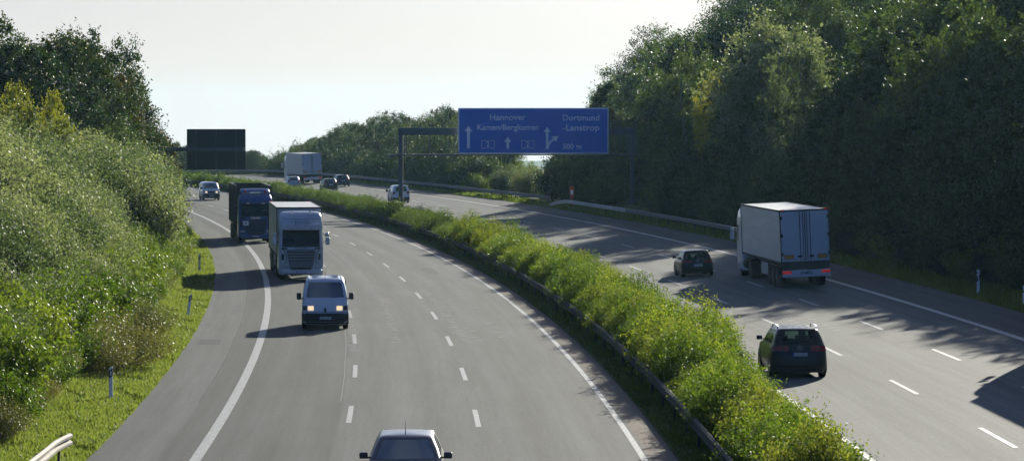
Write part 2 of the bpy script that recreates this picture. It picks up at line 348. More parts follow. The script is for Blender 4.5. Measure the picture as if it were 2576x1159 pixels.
P1 = hit(*[(1896+1115/1.811)/1.1045, (640+788/1.811)/1.1045])
per = 18.0
for o, w, ph in ((-4.06, .16, P0+1.5), (-.24, .16, P0), (P1[0], .15, P1[1]), (17.75, .15, P1[1]-5)):
    mk('lane_dashes', [(o, w, s-3, s+3) for s in np.arange(ph-9*per, 600, per)])
rng = np.random.default_rng(7)
tk = []
for (o, s0, s1, st, w) in ((-4.12, 84, 200, 1.15, .34), (-2.35, 88, 260, 1.1, .26), (.35, 88, 128, 1.2, .34), (.95, 90, 150, 2.1, .3), (2.0, 92, 140, 3.0, .3), (15.1, 92, 112, 1.6, .35), (16.0, 93, 110, 1.5, .32), (13.0, 96, 122, 2.2, .3)):
    s = s0
    while s < s1:
        if rng.random() < .86: tk.append((o+rng.normal(0, .05), w*rng.uniform(.6, 1.2), s, s+.14, 1, .006))
        s += st*rng.uniform(.9, 1.1)
mk('joint_marks', tk)
# tar seams
seam = mat('seam_tar', (.07, .07, .068), .8, spec=.05); pale = mat('seam_pale', (.26, .26, .255), .8, spec=.05)
def line(name, o, w, s0, s1, m, amp=.03):
    D = dict(v=[], uv=[], f=[]); n = int((s1-s0)/1.2); k = 0
    for s in np.linspace(s0, s1, n):
        k += rng.normal(0, .008); k *= .9
        for oo in (o+k-w/2, o+k+w/2): D['v'].append(W(oo, s, .003)); D['uv'].append((oo, s))
    for i in range(n-1): D['f'].append((2*i, 2*i+1, 2*i+3, 2*i+2))
    meshobj(name, D['v'], D['f'], m, None, False, D['uv'])['kind'] = 'structure'

line('road_seam', -4.42, .03, 60, 260, pale); line('road_seam', -8.92, .035, 60, 260, seam)
patchm = mat('repair_patch', (.085, .087, .09), .8, spec=.05, noise=(3, .25)); patchp = mat('pale_repair_patch', (.165, .16, .15), .8, spec=.05, noise=(3, .2))
for (o, s, w, l, m_) in ((-9.9, 88, .9, 3.2, patchm), (-9.6, 132, 1.1, .5, patchm), (-9.2, 112, .5, .35, patchm), (-2.1, 118, .5, 5, patchp), (1.9, 150, .7, 8, patchm), (-5.9, 175, .8, 6, patchm), (12.4, 92, .6, 7, patchp), (19.5, 120, .8, 6, patchm), (-6.3, 95, .35, .5, patchp)):
    D = dict(v=[], uv=[], f=[]); strip(D, o, w, s, s+l, .5, .004); q = meshobj('road_patch', D['v'], D['f'], m_, None, False, D['uv']); q['kind'] = 'structure'
# far hills
def hill(name, cx, cy, w, h, base):
    n = 60; V = []; F = []
    for i in range(n+1):
        t = i/n; x = cx+(t-.5)*w; hh = h*(math.sin(math.pi*t)**.8)*(1+.12*math.sin(9*t)+.05*math.sin(31*t))
        for j, (yy, k) in enumerate(((-400, 0), (-150, .6), (0, 1), (200, .7), (600, 0))): V.append((x, cy+yy, base-2+hh*k))
    for i in range(n):
        for j in range(4): F.append((i*5+j, (i+1)*5+j, (i+1)*5+j+1, i*5+j+1))
    o = meshobj(name, V, F, SOIL, None, True); o['kind'] = 'structure'
hill('hills', -290, 4600, 900, 16, -64); hill('hills', 70, 4300, 700, 19, -60)
# ---------------------------------------------------------------- guard rails
def beam(o_fn, z_fn, s0, s1, step=2.0, side=1, prof=None):
    prof = prof or [(0, -.165), (.07, -.12), (.07, -.06), (-.01, -.015), (-.01, .015), (.07, .06), (.07, .12), (0, .165), (-.02, .165), (-.025, 0), (-.02, -.165)]
    ss_ = np.arange(s0, s1+.01, step); V = []; F = []; k = len(prof)
    for s in ss_:
        for a, b in prof: V.append(W(o_fn(s)+a*side, s, z_fn(s)+b))
    for i in range(len(ss_)-1):
        for j in range(k): F.append((i*k+j, i*k+(j+1) % k, (i+1)*k+(j+1) % k, (i+1)*k+j))
    F.append(tuple(range(k))); F.append(tuple(range((len(ss_)-1)*k, len(ss_)*k))[::-1])
    mb = MB(); mb.add(V, F); return mb
def post_mesh(m):
    mb = MB(); mb.box((0, 0, .36), (.06, .10, .76)); mb.box((-.035, 0, .6), (.02, .14, .26)); o = mb.build('post', m); return o
def rail(label, o_fn, z_fn, s0, s1, side, pstep, m, pside=.1, step=2.0):
    x, y, z = W(o_fn((s0+s1)/2), (s0+s1)/2)
    root = empty('guard_rail', label, 'guard rail', None, (x, y, z))
    b = beam(o_fn, z_fn, s0, s1, step, side).build('beam', m, root); b.matrix_parent_inverse = Matrix.Translation((-x, -y, -z))
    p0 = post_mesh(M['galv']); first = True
    for s in np.arange(s0+1, s1, pstep):
        p = p0 if first else p0.copy()
        if not first: COL.objects.link(p)
        first = False; p.parent = root
        q = W(o_fn(s)-side*pside, s); p.location = (q[0]-x, q[1]-y, q[2]-z+z_fn(s)-.62); p.rotation_euler = (0, 0, s/RR)
    return root
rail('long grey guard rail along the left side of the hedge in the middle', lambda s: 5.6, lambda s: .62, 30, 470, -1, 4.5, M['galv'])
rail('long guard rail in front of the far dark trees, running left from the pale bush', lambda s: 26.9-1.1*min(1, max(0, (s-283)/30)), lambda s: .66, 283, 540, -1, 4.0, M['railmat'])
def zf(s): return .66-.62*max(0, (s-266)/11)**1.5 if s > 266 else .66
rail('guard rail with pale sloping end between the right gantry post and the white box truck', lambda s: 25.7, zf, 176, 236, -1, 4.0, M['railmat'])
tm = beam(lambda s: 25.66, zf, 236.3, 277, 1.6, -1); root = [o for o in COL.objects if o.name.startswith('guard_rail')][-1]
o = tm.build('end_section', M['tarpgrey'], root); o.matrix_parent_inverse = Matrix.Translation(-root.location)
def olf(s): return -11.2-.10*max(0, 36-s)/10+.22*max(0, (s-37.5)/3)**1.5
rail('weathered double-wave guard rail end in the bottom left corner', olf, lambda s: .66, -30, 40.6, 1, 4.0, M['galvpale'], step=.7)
beams = [o for o in COL.objects if o.name.startswith('beam')]
# ---------------------------------------------------------------- foliage
def leaf_quads(P, D, size, rng, droop=.3, wid=.55):
    n = len(P); D = D/np.maximum(1e-6, np.linalg.norm(D, axis=1))[:, None]
    r = rng.normal(size=(n, 3)); D = D*.7+r/np.linalg.norm(r, axis=1)[:, None]*.9; D[:, 2] -= droop; D /= np.linalg.norm(D, axis=1)[:, None]
    q = rng.normal(size=(n, 3)); Wd = np.cross(D, q); Wd /= np.maximum(1e-6, np.linalg.norm(Wd, axis=1))[:, None]
    s = size*rng.uniform(.6, 1.35, n)[:, None]
    nn = np.cross(D, Wd)
    a = P; b = P+D*s*.45+Wd*s*wid*.5+nn*s*.08; c = P+D*s; d = P+D*s*.45-Wd*s*wid*.5+nn*s*.08
    return np.stack([a, b, c, d], 1).reshape(-1, 3)
def twigs_to_leaves(St, Di, Ln, k, rng, curv=0.0, jit=.04, t0=.15, size=.1, **kw):
    t = np.linspace(t0, 1, k)[None, :, None]
    Pp = St[:, None]+Di[:, None]*Ln[:, None, None]*t
    Pp[..., 2:3] += curv*Ln[:, None, None]*t**2
    Pp = Pp+rng.normal(scale=jit, size=Pp.shape)
    Dn = np.repeat(Di[:, None], k, 1)+rng.normal(scale=.8, size=Pp.shape)
    return leaf_quads(Pp.reshape(-1, 3), Dn.reshape(-1, 3), size, rng, **kw)
def quads_obj(name, V, m, parent):
    F = np.arange(len(V), dtype=np.int32).reshape(-1, 4); return meshobj(name, V, F, m, parent)
def unit(v): return v/np.maximum(1e-6, np.linalg.norm(v, axis=1))[:, None]
def shrub_geo(rng, rx, h, nsh=130, k=55, size=.08, spike=.3, jit=.05):
    """upright arching shoots out of a root stock, leafy along most of their length"""
    a = rng.uniform(0, 2*math.pi, nsh); r = np.sqrt(rng.uniform(0, 1, nsh))
    base = np.stack([np.cos(a)*r*rx*.45, np.sin(a)*r*rx*.45, np.zeros(nsh)], 1)
    hh = h*(1-.45*r**2)*rng.uniform(.62, 1+spike, nsh)
    tip = np.stack([np.cos(a)*r*rx*1.0, np.sin(a)*r*rx*1.0, hh], 1); d = tip-base; ln = np.linalg.norm(d, axis=1)
    V = [twigs_to_leaves(base, unit(d), ln, k, rng, curv=-.08, jit=jit, t0=.06, size=size)]
    # side twigs
    ns = nsh*3; i = rng.integers(0, nsh, ns); t = rng.uniform(.35, .95, ns)[:, None]; st = base[i]+d[i]*t
    sd = unit(d[i]*.5/ln[i][:, None]+rng.normal(scale=.7, size=(ns, 3))); sl = h*rng.uniform(.12, .3, ns)
    V.append(twigs_to_leaves(st, sd, sl, max(5, k//5), rng, curv=.1, jit=jit, size=size))
    return np.concatenate(V)
def limb_mesh(mb, rng, H, tr, lean, nl, fork0=.25, spread=.34):
    top = Vector((lean[0], lean[1], H*.82)); tp = [Vector((0, 0, -.6))]
    for i in range(1, 8): t = i/7; tp.append(Vector((lean[0]*t+rng.normal()*.012*H, lean[1]*t+rng.normal()*.012*H, H*.82*t)))
    mb.tube(tp, [tr*(1-.82*i/7) for i in range(8)], 9)
    for i in range(nl):
        t = rng.uniform(fork0, .93); b = tp[0].lerp(tp[-1], t); k = int(t*7); b = tp[k].lerp(tp[min(7, k+1)], t*7-k)
        a = rng.uniform(0, 6.28); ln = H*spread*(1.15-t)*rng.uniform(.7, 1.2); e = b+Vector((math.cos(a)*ln, math.sin(a)*ln, ln*rng.uniform(.5, 1.0))); mid = b.lerp(e, .5)+Vector((0, 0, -.05*ln))
        mb.tube([b, mid, e], [tr*.35*(1.1-t), tr*.22*(1.1-t), tr*.06], 5)
def tree_geo(rng, H, rx, z0, nclump, ntw, k, size, shape='round', rough=.3, leafless=.0):
    """crown: sprays of leafy twigs grouped into clumps filling an uneven envelope"""
    n = int(nclump*.72); zc = (z0+H)/2; hz = (H-z0)/2
    lob = rng.normal(size=(9, 3)); lob = unit(lob); la = rng.uniform(-rough, rough, 9)
    d = unit(rng.normal(size=(n, 3))); rad = rng.uniform(.25, 1, n)**.45
    f = 1+sum(la[i]*np.exp(-((1-(d@lob[i]))*3.2)) for i in range(9))
    if shape == 'cone': f = f
    C = d*rad[:, None]*f[:, None]
    zz = C[:, 2]
    wz = np.ones(n)
    if shape == 'cone': wz = np.clip(1.05-.75*(zz+1)/2, .1, 1.2)
    if shape == 'slim': wz = np.clip(.95-.45*(zz+1)/2, .1, 1)*.8
    C = np.stack([C[:, 0]*rx*wz, C[:, 1]*rx*wz, zc+zz*hz], 1)
    cr = rng.uniform(.4, 1.5, n)*H*.052
    i = np.repeat(np.arange(n), ntw); out = unit(np.stack([C[i][:, 0]/rx, C[i][:, 1]/rx, (C[i][:, 2]-zc)/hz*.8+.15], 1)+1e-3)
    td = unit(out*.8+rng.normal(scale=.75, size=(len(i), 3))+np.array([0, 0, -.05 if shape != 'slim' else .5])); st = C[i]+rng.normal(scale=.35, size=(len(i), 3))*cr[i][:, None]
    ln = cr[i]*rng.uniform(.8, 2.0, len(i))
    return twigs_to_leaves(st, td, ln, k, rng, curv=-.15, jit=H*.006, size=size, droop=.4)
protoT = {}
def make_tree_proto(key, leaf, bark, seed, H=12, rx=4, z0=1.5, ncl=330, ntw=12, k=10, size=.23, shape='round', rough=.35, nl=18, tr=.2):
    rng = np.random.default_rng(seed)
    root = bpy.data.objects.new('tree', None)
    V = tree_geo(rng, H, rx, z0, ncl, ntw, k, size, shape, rough)
    c = quads_obj('crown', V, leaf, root)
    mb = MB(); limb_mesh(mb, rng, H, tr, (rng.normal()*.3, rng.normal()*.3), nl); t = mb.build('trunk', bark, root, smooth=True)
    protoT[key] = (root, H, [False])
for i in range(3): make_tree_proto('dark%d' % i, L['dark'], M['bark'], 10+i, rx=4.2+.3*i, z0=.6, ncl=360)
for i in range(3): make_tree_proto('mid%d' % i, L['mid'], M['bark'], 20+i, rx=3.9+.4*i, z0=1.0, ncl=330)
for i in range(2): make_tree_proto('brown%d' % i, L['brown'], M['bark'], 30+i, rx=4.4, z0=1.0, ncl=360, rough=.5)
make_tree_proto('yellow0', L['yellow'], M['bark'], 40, rx=3.6, z0=3, ncl=170, ntw=8, k=9, size=.27, rough=.5)
make_tree_proto('slim0', L['mid'], M['barkpale'], 41, rx=3.0, z0=1, ncl=230, shape='slim', size=.22, rough=.45)
make_tree_proto('slim1', L['silver'], M['barkpale'], 42, rx=3.4, z0=1, ncl=230, shape='slim', size=.22, rough=.45)
make_tree_proto('pale0', L['silver'], M['barkpale'], 43, rx=4.6, z0=1.5, ncl=260, size=.22, rough=.5, ntw=9)
for i in range(3): make_tree_proto('big%d' % i, L[('dark', 'mid', 'dark')[i]], M['bark'], 50+i, H=22, rx=6.6, z0=1.5, ncl=760, ntw=12, k=11, size=.27, rough=.4, nl=26, tr=.34)
make_tree_proto('birch0', L['mid'], M['barkpale'], 44, rx=3.6, z0=1.5, ncl=190, ntw=9, k=12, size=.17, rough=.5)
def put_tree(key, x, y, zb, h, name, label, cat='tree', group=None, wid=1.0, rz=None):
    root, H, used = protoT[key]; k = h/H
    if not used[0]: o = root; COL.objects.link(o); used[0] = True
    else: o = copy_tree(root)
    o.name = name; o.location = (x, y, zb); o.scale = (k*wid, k*wid, k); o.rotation_euler = (0, 0, random.uniform(0, 6.28) if rz is None else rz)
    tag(o, label, cat, group); return o
random.seed(5)
protoS = {}
def make_shrub(key, leaf, seed, rx, h, **kw):
    rng = np.random.default_rng(seed); V = shrub_geo(rng, rx, h, **kw); o = quads_obj('shrub', V, leaf, None)
    COL.objects.unlink(o); protoS[key] = (o, rx, h, V)
for i in range(6): make_shrub('hedge%d' % i, L[('hedge', 'hedge', 'hedge', 'hedge', 'green', 'hedgey')[i]], 60+i, 1.2, 1.65, nsh=150, k=60, size=.074, spike=.32)
for i in range(3): make_shrub('silver%d' % i, L['silver'], 70+i, 2.3, 4.2, nsh=240, k=60, size=.125, spike=.12, jit=.12)
for i in range(3): make_shrub('green%d' % i, L['green'], 80+i, 1.8, 2.0, nsh=170, k=44, size=.105, spike=.15, jit=.08)
for i in range(2): make_shrub('olive%d' % i, L['olive'], 90+i, 1.7, 1.6, nsh=260, k=34, size=.06, spike=.1, jit=.05)
for i in range(2): make_shrub('dark%d' % i, L['dark'], 95+i, 2.2, 2.6, nsh=200, k=44, size=.13, spike=.2, jit=.1)
def put_shrub(key, x, y, z, sc, name, label, group, cat='shrub', sz=None, rz=None):
    o = protoS[key][0].copy(); COL.objects.link(o); o.name = name; o.location = (x, y, z-.05); o.scale = (sc, sc, sz or sc)
    o.rotation_euler = (0, 0, random.uniform(0, 6.28) if rz is None else rz); tag(o, label, cat, group); return o
def uv_of(p): return CU+p[0]/p[1]*FPX, VH+(CAMZ-p[2])/p[1]*FPX
# --- the hedge in the middle: individual shrubs near, one mass far
def hedge_zone(s):
    for lim, t in ((82, 'at the bottom edge of the picture'), (112, 'left of the black off-roader'), (150, 'level with the white van'), (1e9, 'level with the slatted-grille truck')):
        if s < lim: return t
rows = (6.85, 7.55, 8.7); far_V = []; cnt = 0
rh = np.random.default_rng(3)
for ri, ro in enumerate(rows):
    s = 28+.6*ri if ri < 2 else 72
    while s < 500:
        o_ = ro+random.uniform(-.25, .25); sc = random.uniform(.85, 1.15); hs = (1.05, .88, .82)[ri]*(1 if s < 190 else .80)*random.uniform(.82, 1.15); key = 'hedge%d' % random.randrange(6)
        if random.random() < .08: sc *= 1.2
        if 25 < s < 190:
            x, y, z = W(o_, s); t = hedge_zone(s)
            if uv_of((x, y, z+1.2))[1] < 1215:
                put_shrub(key, x, y, z, sc, 'hedge_shrub', 'bright green shrub in the middle hedge, '+t, 'hedge shrubs '+t, sz=sc*hs); cnt += 1
            s += 1.75
        elif s >= 190:
            V = protoS[key][3].reshape(-1, 4, 3); keep = rh.random(len(V)) < (.5 if s < 300 else .3); V = V[keep].copy(); cen = V.mean(1, keepdims=True); V = cen+(V-cen)*(1.35 if s < 300 else 1.75)
            a = random.uniform(0, 6.28); Rm = np.array([[math.cos(a), -math.sin(a), 0], [math.sin(a), math.cos(a), 0], [0, 0, 1]]); far_V.append((V.reshape(-1, 3)@Rm.T)*sc*np.array([1, 1, hs])+W(o_, s, -.05)); s += 1.8
        else: s += 1.8
print('hedge individuals', cnt)
o = quads_obj('far_hedge', np.concatenate(far_V), L['hedgey'], None); tag(o, 'far end of the green hedge between the carriageways, curving away to the left', 'hedge', None, 'stuff')
# --- left bank of shrubs
def bank_zone(s):
    for lim, t in ((75, 'beside the guard rail end at bottom left'), (115, 'behind the nearest two left marker posts'), (175, 'above the farthest left marker post'), (1e9, 'left of the blue truck, by the shoulder')):
        if s < lim: return t
cb = 0
for ro, keys, h0, h1, st, wob in ((-13.7, ('green', 'green', 'olive'), .55, .85, 2.3, .3), (-15.3, ('green', 'silver'), 1.0, 1.3, 2.7, .5), (-17.6, ('silver',), .8, 1.05, 3.2, .6), (-20.4, ('silver',), .95, 1.2, 3.6, .8), (-24.0, ('silver',), 1.0, 1.25, 4.0, 1)):
    s = 34+random.random()*2
    while s < 262:
        o_ = ro+random.uniform(-wob, wob); k = random.choice(keys); key = k+str(random.randrange({'green': 3, 'silver': 3, 'olive': 2}[k])); sc = random.uniform(h0, h1)*(random.uniform(.82, 1.15) if k == 'silver' else 1)
        if ro == -15.3 and k == 'silver': sc *= .55
        ramp = min(1, max(0, (s-110)/70))
        if ro > -14: o_ += .9*ramp-.3 if s < 200 else 1.0
        if s > 145 and -18 < ro < -14: o_ -= .6; k = 'silver'; key = 'silver%d' % random.randrange(3); sc = random.uniform(1.15, 1.4)
        x, y, z = W(o_, s); u, v = uv_of((x, y, z+protoS[key][2]*sc)); t = bank_zone(s)
        if u > -90 and v < 1180:
            kind = {'green': 'bright green bush with small glossy leaves', 'silver': 'tall grey-green bush with glinting leaves', 'olive': 'low olive-brown bush with fine leaves'}[k]
            put_shrub(key, x, y, z, sc, 'bush', kind+', '+t, kind.split(' with')[0]+' on the left bank, '+t, 'bush'); cb += 1
        s += st*random.uniform(.85, 1.15)
# leaning olive bushes in front of the bank
for (u, v, sc, lab) in ((222, 862, 1.05, 'brownish olive bush spilling onto the grass, above the nearest left marker post'), (290, 850, 1.35, 'large rounded olive-green bush on the grass edge, level with the white van'), (335, 780, 1.1, 'brown-tinged bush just left of the leaning middle marker post')):
    o_, s_ = hit(u, v+70); x, y, z = W(o_, s_); put_shrub('olive%d' % random.randrange(2), x, y, z, sc, 'olive_bush', lab, None, 'bush')
print('bank shrubs', cb)
# --- grass blades
def blades(name, label, n, omin, omax, s0, s1, h, m, fn=None):
    rng = np.random.default_rng(11); s = s0+(s1-s0)*rng.random(n)**1.5; o = rng.uniform(omin, omax, n); 
    if fn is not None: o = fn(o, s)
    B = W(o, s, -.03); hh = h*rng.uniform(.4, 1.3, n)*(1+.8*(np.sin(o*3+s*.7)*np.sin(s*.37) > .55)); ang = rng.uniform(0, 6.28, n); sd = np.stack([np.cos(ang), np.sin(ang), 0*ang], 1)*(hh*.13+.012)[:, None]
    ln = rng.normal(scale=.35, size=(n, 3)); ln[:, 2] = 1; ln = ln*hh[:, None]
    V = np.stack([B-sd, B+sd, B+ln*.6+sd*.7, B+ln], 1).reshape(-1, 3); o = quads_obj(name, V, m, None); tag(o, label, 'grass', None, 'stuff')
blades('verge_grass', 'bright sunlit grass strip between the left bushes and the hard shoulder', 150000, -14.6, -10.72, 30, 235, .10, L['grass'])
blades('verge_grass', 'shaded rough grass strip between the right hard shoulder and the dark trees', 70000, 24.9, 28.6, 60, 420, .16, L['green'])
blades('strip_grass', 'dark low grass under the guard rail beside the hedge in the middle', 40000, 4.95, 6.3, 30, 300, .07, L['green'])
# --- left trees behind the bank: (u, v top, distance, species, width)
LT = [(125, 22, 262, 'brown0', 1.25, 'massive dark tree, tallest on the left, with a domed reddish-brown crown'),
 (18, 62, 245, 'dark0', 1.0, 'dark tree at the left edge with a lighter yellow-green side'),
 (60, 100, 235, 'dark1', .9, 'dark green tree low in front of the tallest left tree'),
 (190, 98, 250, 'dark2', .8, 'dark green tree just right of the tallest left tree, sloping down'),
 (312, 148, 285, 'slim0', .8, 'slender airy tree standing out of the right slope of the left tree group'),
 (245, 175, 262, 'brown1', .85, 'brownish tree between the tallest left tree and the slender one'),
 (292, 215, 270, 'dark1', .9, 'dark tree directly below the slender airy tree'),
 (345, 262, 290, 'brown0', .9, 'brownish dark tree at the right slope of the left tree group'),
 (385, 335, 300, 'brown1', .75, 'lowest spreading tree at the right tip of the left tree group'),
 (45, 200, 205, 'yellow0', .6, 'yellow-green tree in front of the dark ones at the far left'),
 (128, 218, 208, 'yellow0', .42, 'yellowish thin tree right beside the yellow-green one'),
 (160, 285, 206, 'yellow0', .55, 'small yellow tree top poking over the bushes'),
 (290, 312, 235, 'mid1', .6, 'rounded mid-green small tree above the bushes before the dark group'),
 (215, 240, 245, 'mid2', .8, 'mid-green tree below the brownish tree of the left group')]
for i, (u, v, d, key, wd, lab) in enumerate(LT):
    x, y, zt_ = ray(u, v, d); o_, s_ = os_of(x, y); zb_ = float(zt(o_, s_)); h = (zt_-zb_)*1.0
    if key == 'yellow0' and h < 4: h = 4
    put_tree(key, x, y, zb_-(.5), h+.5, 'tree', lab, 'tree', None, wd)
# --- right forest
def sil(u):
    return float(np.interp(u, [380, 410, 440, 520, 610, 655, 688, 700, 706, 716, 730, 760, 790, 830, 880, 930, 970, 1000, 1030, 1075, 1110, 1150, 1200, 1285, 1300, 1318, 1345, 1365, 1400, 1450, 1490, 1500, 1530, 1580, 1640, 1690, 1730, 1775, 1790, 2000, 2050, 2080, 2600],
        [372, 366, 362, 370, 376, 384, 415, 440, 440, 372, 356, 372, 350, 345, 312, 322, 290, 290, 318, 286, 272, 290, 300, 330, 402, 440, 440, 400, 388, 345, 300, 196, 178, 152, 100, 96, 70, 62, -40, -60, -20, -60, -120]))
nt_ = 0; TV = []
def zone_f(u):
    for lim, t in ((700, 'behind the dark sign back'), (1000, 'behind the far truck'), (1310, 'behind the blue sign'), (1480, 'by the orange call box'), (1800, 'behind the right gantry post'), (2200, 'above the right box truck'), (9999, 'at the right picture edge')):
        if u < lim: return t
for ro, st, hmin, hmax in ((31.5, 6.5, 6, 10), (36, 7, 9, 14), (42, 8, 13, 19), (50, 9, 17, 23), (59, 10, 20, 26), (69, 12, 22, 28)):
    s = 40+random.random()*5
    while s < (600 if ro < 55 else 520):
        o_ = ro+random.uniform(-1.2, 1.2); x, y, z = W(o_, s); u, v0 = uv_of((x, y, z))
        h = random.uniform(hmin, hmax)+(6 if ro > 55 and u > 1950 else 0); lim = CAMZ+(VH-sil(u))/FPX*y
        # keep the neighbours of a dip low as well
        rr = .30*h/y*FPX
        for q in (-1, -.5, .5, 1): lim = min(lim, CAMZ+(VH-sil(u+q*rr))/FPX*y+abs(q)**2*h*.38)
        if s > 400 or u < 1480: h = max(h, 9)
        h = min(h, lim-z)
        cc_ = x*math.cos(SUN_AZ)-y*math.sin(SUN_AZ)          # trees in one sun lane shade the same strip of road
        shade = (-86 < cc_ < -78.5) or (-65 < cc_ < -61) or (-47 < cc_ < -34)
        tgt = 10.5 if shade else (22.5 if cc_ < -34 else 16.5)
        while h > 3.5:
            Ls = (h+z)/math.tan(SUN_EL); to, _ = os_of(x-Ls*math.sin(SUN_AZ), y-Ls*math.cos(SUN_AZ))
            if to >= tgt: break
            h -= .4
        if h <= 3.6: h = min(3.6, lim-z)
        aa = x*math.sin(SUN_AZ)+y*math.cos(SUN_AZ)
        if -124 < cc_ < -94 and aa > 340: h = min(h, max(2.2, (aa-366)*.24+1))
        # openings in the front row let the low sun through
        ok = h > 2.2 and u < 2900 and u > 330 and not (y < 335 and u < 1900 and u-.42*h/y*FPX < 1608)
        if ok:
            key = random.choice(['dark0', 'dark1', 'dark2', 'mid0', 'mid1', 'mid2', 'brown0', 'dark0'] if ro < 44 else ['dark0', 'mid1', 'brown1', 'mid0', 'pale0'])
            if u > 2150 and random.random() < .7: key = 'dark%d' % random.randrange(3)
            if h > 15.5: key = 'big%d' % (random.randrange(3) if u < 2150 else random.choice((0, 0, 2, 1)))
            kd = {'b1': 'tall green broadleaf tree'}.get('b1' if key[:3] == 'big' else '') or {'d': 'dark green broadleaf tree', 'm': 'mid-green broadleaf tree', 'b': 'brownish-green broadleaf tree', 'p': 'pale grey-green broadleaf tree'}[key[0]]
            rowt = {31.5: 'front row', 36: 'second row', 42: 'third row', 50: 'fourth row', 59: 'fifth row', 69: 'back row'}[ro]; t = zone_f(u)
            put_tree(key, x, y, z-.4, h+.4, 'tree', '%s, %s of the right wood, %s' % (kd, rowt, t), 'tree', '%ss, %s, %s' % (kd, rowt, t), 1.0 if h > 7 else 1.25); nt_ += 1
        s += st*random.uniform(.8, 1.2)
print('forest trees', nt_)
stt = random.getstate()
for ro, hh in ((33, 9), (42, 15), (52, 20), (62, 23)):          # the wood goes on beyond the right edge
    for s in range(24, 150, 8):
        x, y, z = W(ro+random.uniform(-1, 1), s+random.uniform(-2, 2)); u = uv_of((x, y, z))[0]
        if u < 2960 or u > 4600: continue
        cc_ = x*math.cos(SUN_AZ)-y*math.sin(SUN_AZ); h = hh*random.uniform(.85, 1.1)
        while h > 4 and os_of(x-(h+z)/math.tan(SUN_EL)*math.sin(SUN_AZ), y-(h+z)/math.tan(SUN_EL)*math.cos(SUN_AZ))[0] < 20: h -= .5
        put_tree(random.choice(('dark0', 'dark1', 'mid0')) if h < 15 else 'big0', x, y, z-.4, h+.4, 'tree', 'green tree of the wood just outside the right picture edge', 'tree', 'trees just outside the right edge')
random.setstate(stt)
for (u, v, d, key, wd, lab) in ((1515, 190, 345, 'slim1', .85, 'pale airy poplar at the left edge of the right wood, above the sign corner'), (1720, 70, 305, 'birch0', .8, 'drooping birch top against the sky right of the blue sign'), (1935, 2, 275, 'pale0', .95, 'lighter grey-green tree high above the white box truck'), (2030, 60, 258, 'pale0', .7, 'light speckled tree right of the lighter grey-green one'), (1800, 175, 290, 'yellow0', .6, 'small bright green tree crown in a gap of the dark wood'),
        (735, 352, 560, 'birch0', .7, 'small open tree directly left of the far white truck'), (2440, 30, 205, 'mid2', .8, 'tree with lit yellow-green sprays near the top right corner')):
    x, y, zt_ = ray(u, v, d); o_, s_ = os_of(x, y); zb_ = float(zt(o_, s_)); put_tree(key, x, y, zb_-.4, zt_-zb_+.4, 'tree', lab, 'tree', None, wd)
# undergrowth along the right wood
cu = 0
for ro, st, a0, a1 in ((28.9, 3.0, .7, 1.1), (30.5, 3.4, 1.1, 1.7)):
    s = 60
    while s < 500:
        o_ = ro+random.uniform(-.4, .4); x, y, z = W(o_, s); u, v = uv_of((x, y, z+1.5)); sc = random.uniform(a0, a1)
        if not (1215 < u < 1400) and not (y < 322 and 1500 < u < 1670) and not (290 < y < 345 and 1385 < u < 1500) and u < 2620 and u > 700:
            t = zone_f(u); dk = random.random() < .8
            put_shrub('dark%d' % random.randrange(2) if dk else 'green%d' % random.randrange(3), x, y, z, sc, 'undergrowth_bush', ('dark' if dk else 'greener')+' bush in the undergrowth of the right wood, '+t, ('dark' if dk else 'greener')+' undergrowth bushes '+t, 'bush'); cu += 1
        s += st*random.uniform(.8, 1.2)*(1 if s < 300 else 1.5)
for (u, v, d, sc, key, lab) in ((1275, 440, 376, 1.2, 'silver0', 'pale grey-green bush behind the rail, below the left half of the blue sign'), (1330, 437, 366, 1.1, 'silver1', 'pale grey-green bush with reedy stems below the middle of the blue sign'), (1378, 450, 357, .9, 'silver2', 'low greyish bush left of the orange roadside box'), (1320, 424, 392, 1.5, 'green0', 'bright green bush rising behind the pale ones below the sign'), (1520, 440, 332, 1.3, 'green1', 'bright green bush with a pointed top right of the orange roadside box')):
    x = (u-CU)/FPX*d; o_, s_ = os_of(x, d); z = float(zt(o_, s_)); h = CAMZ-(v-VH)/FPX*d-z; k = protoS[key]; put_shrub(key, x, d, z, sc*.8, 'bush', lab, None, 'bush', sz=max(.4, (h+1.0)/k[2]))
print('undergrowth', cu)
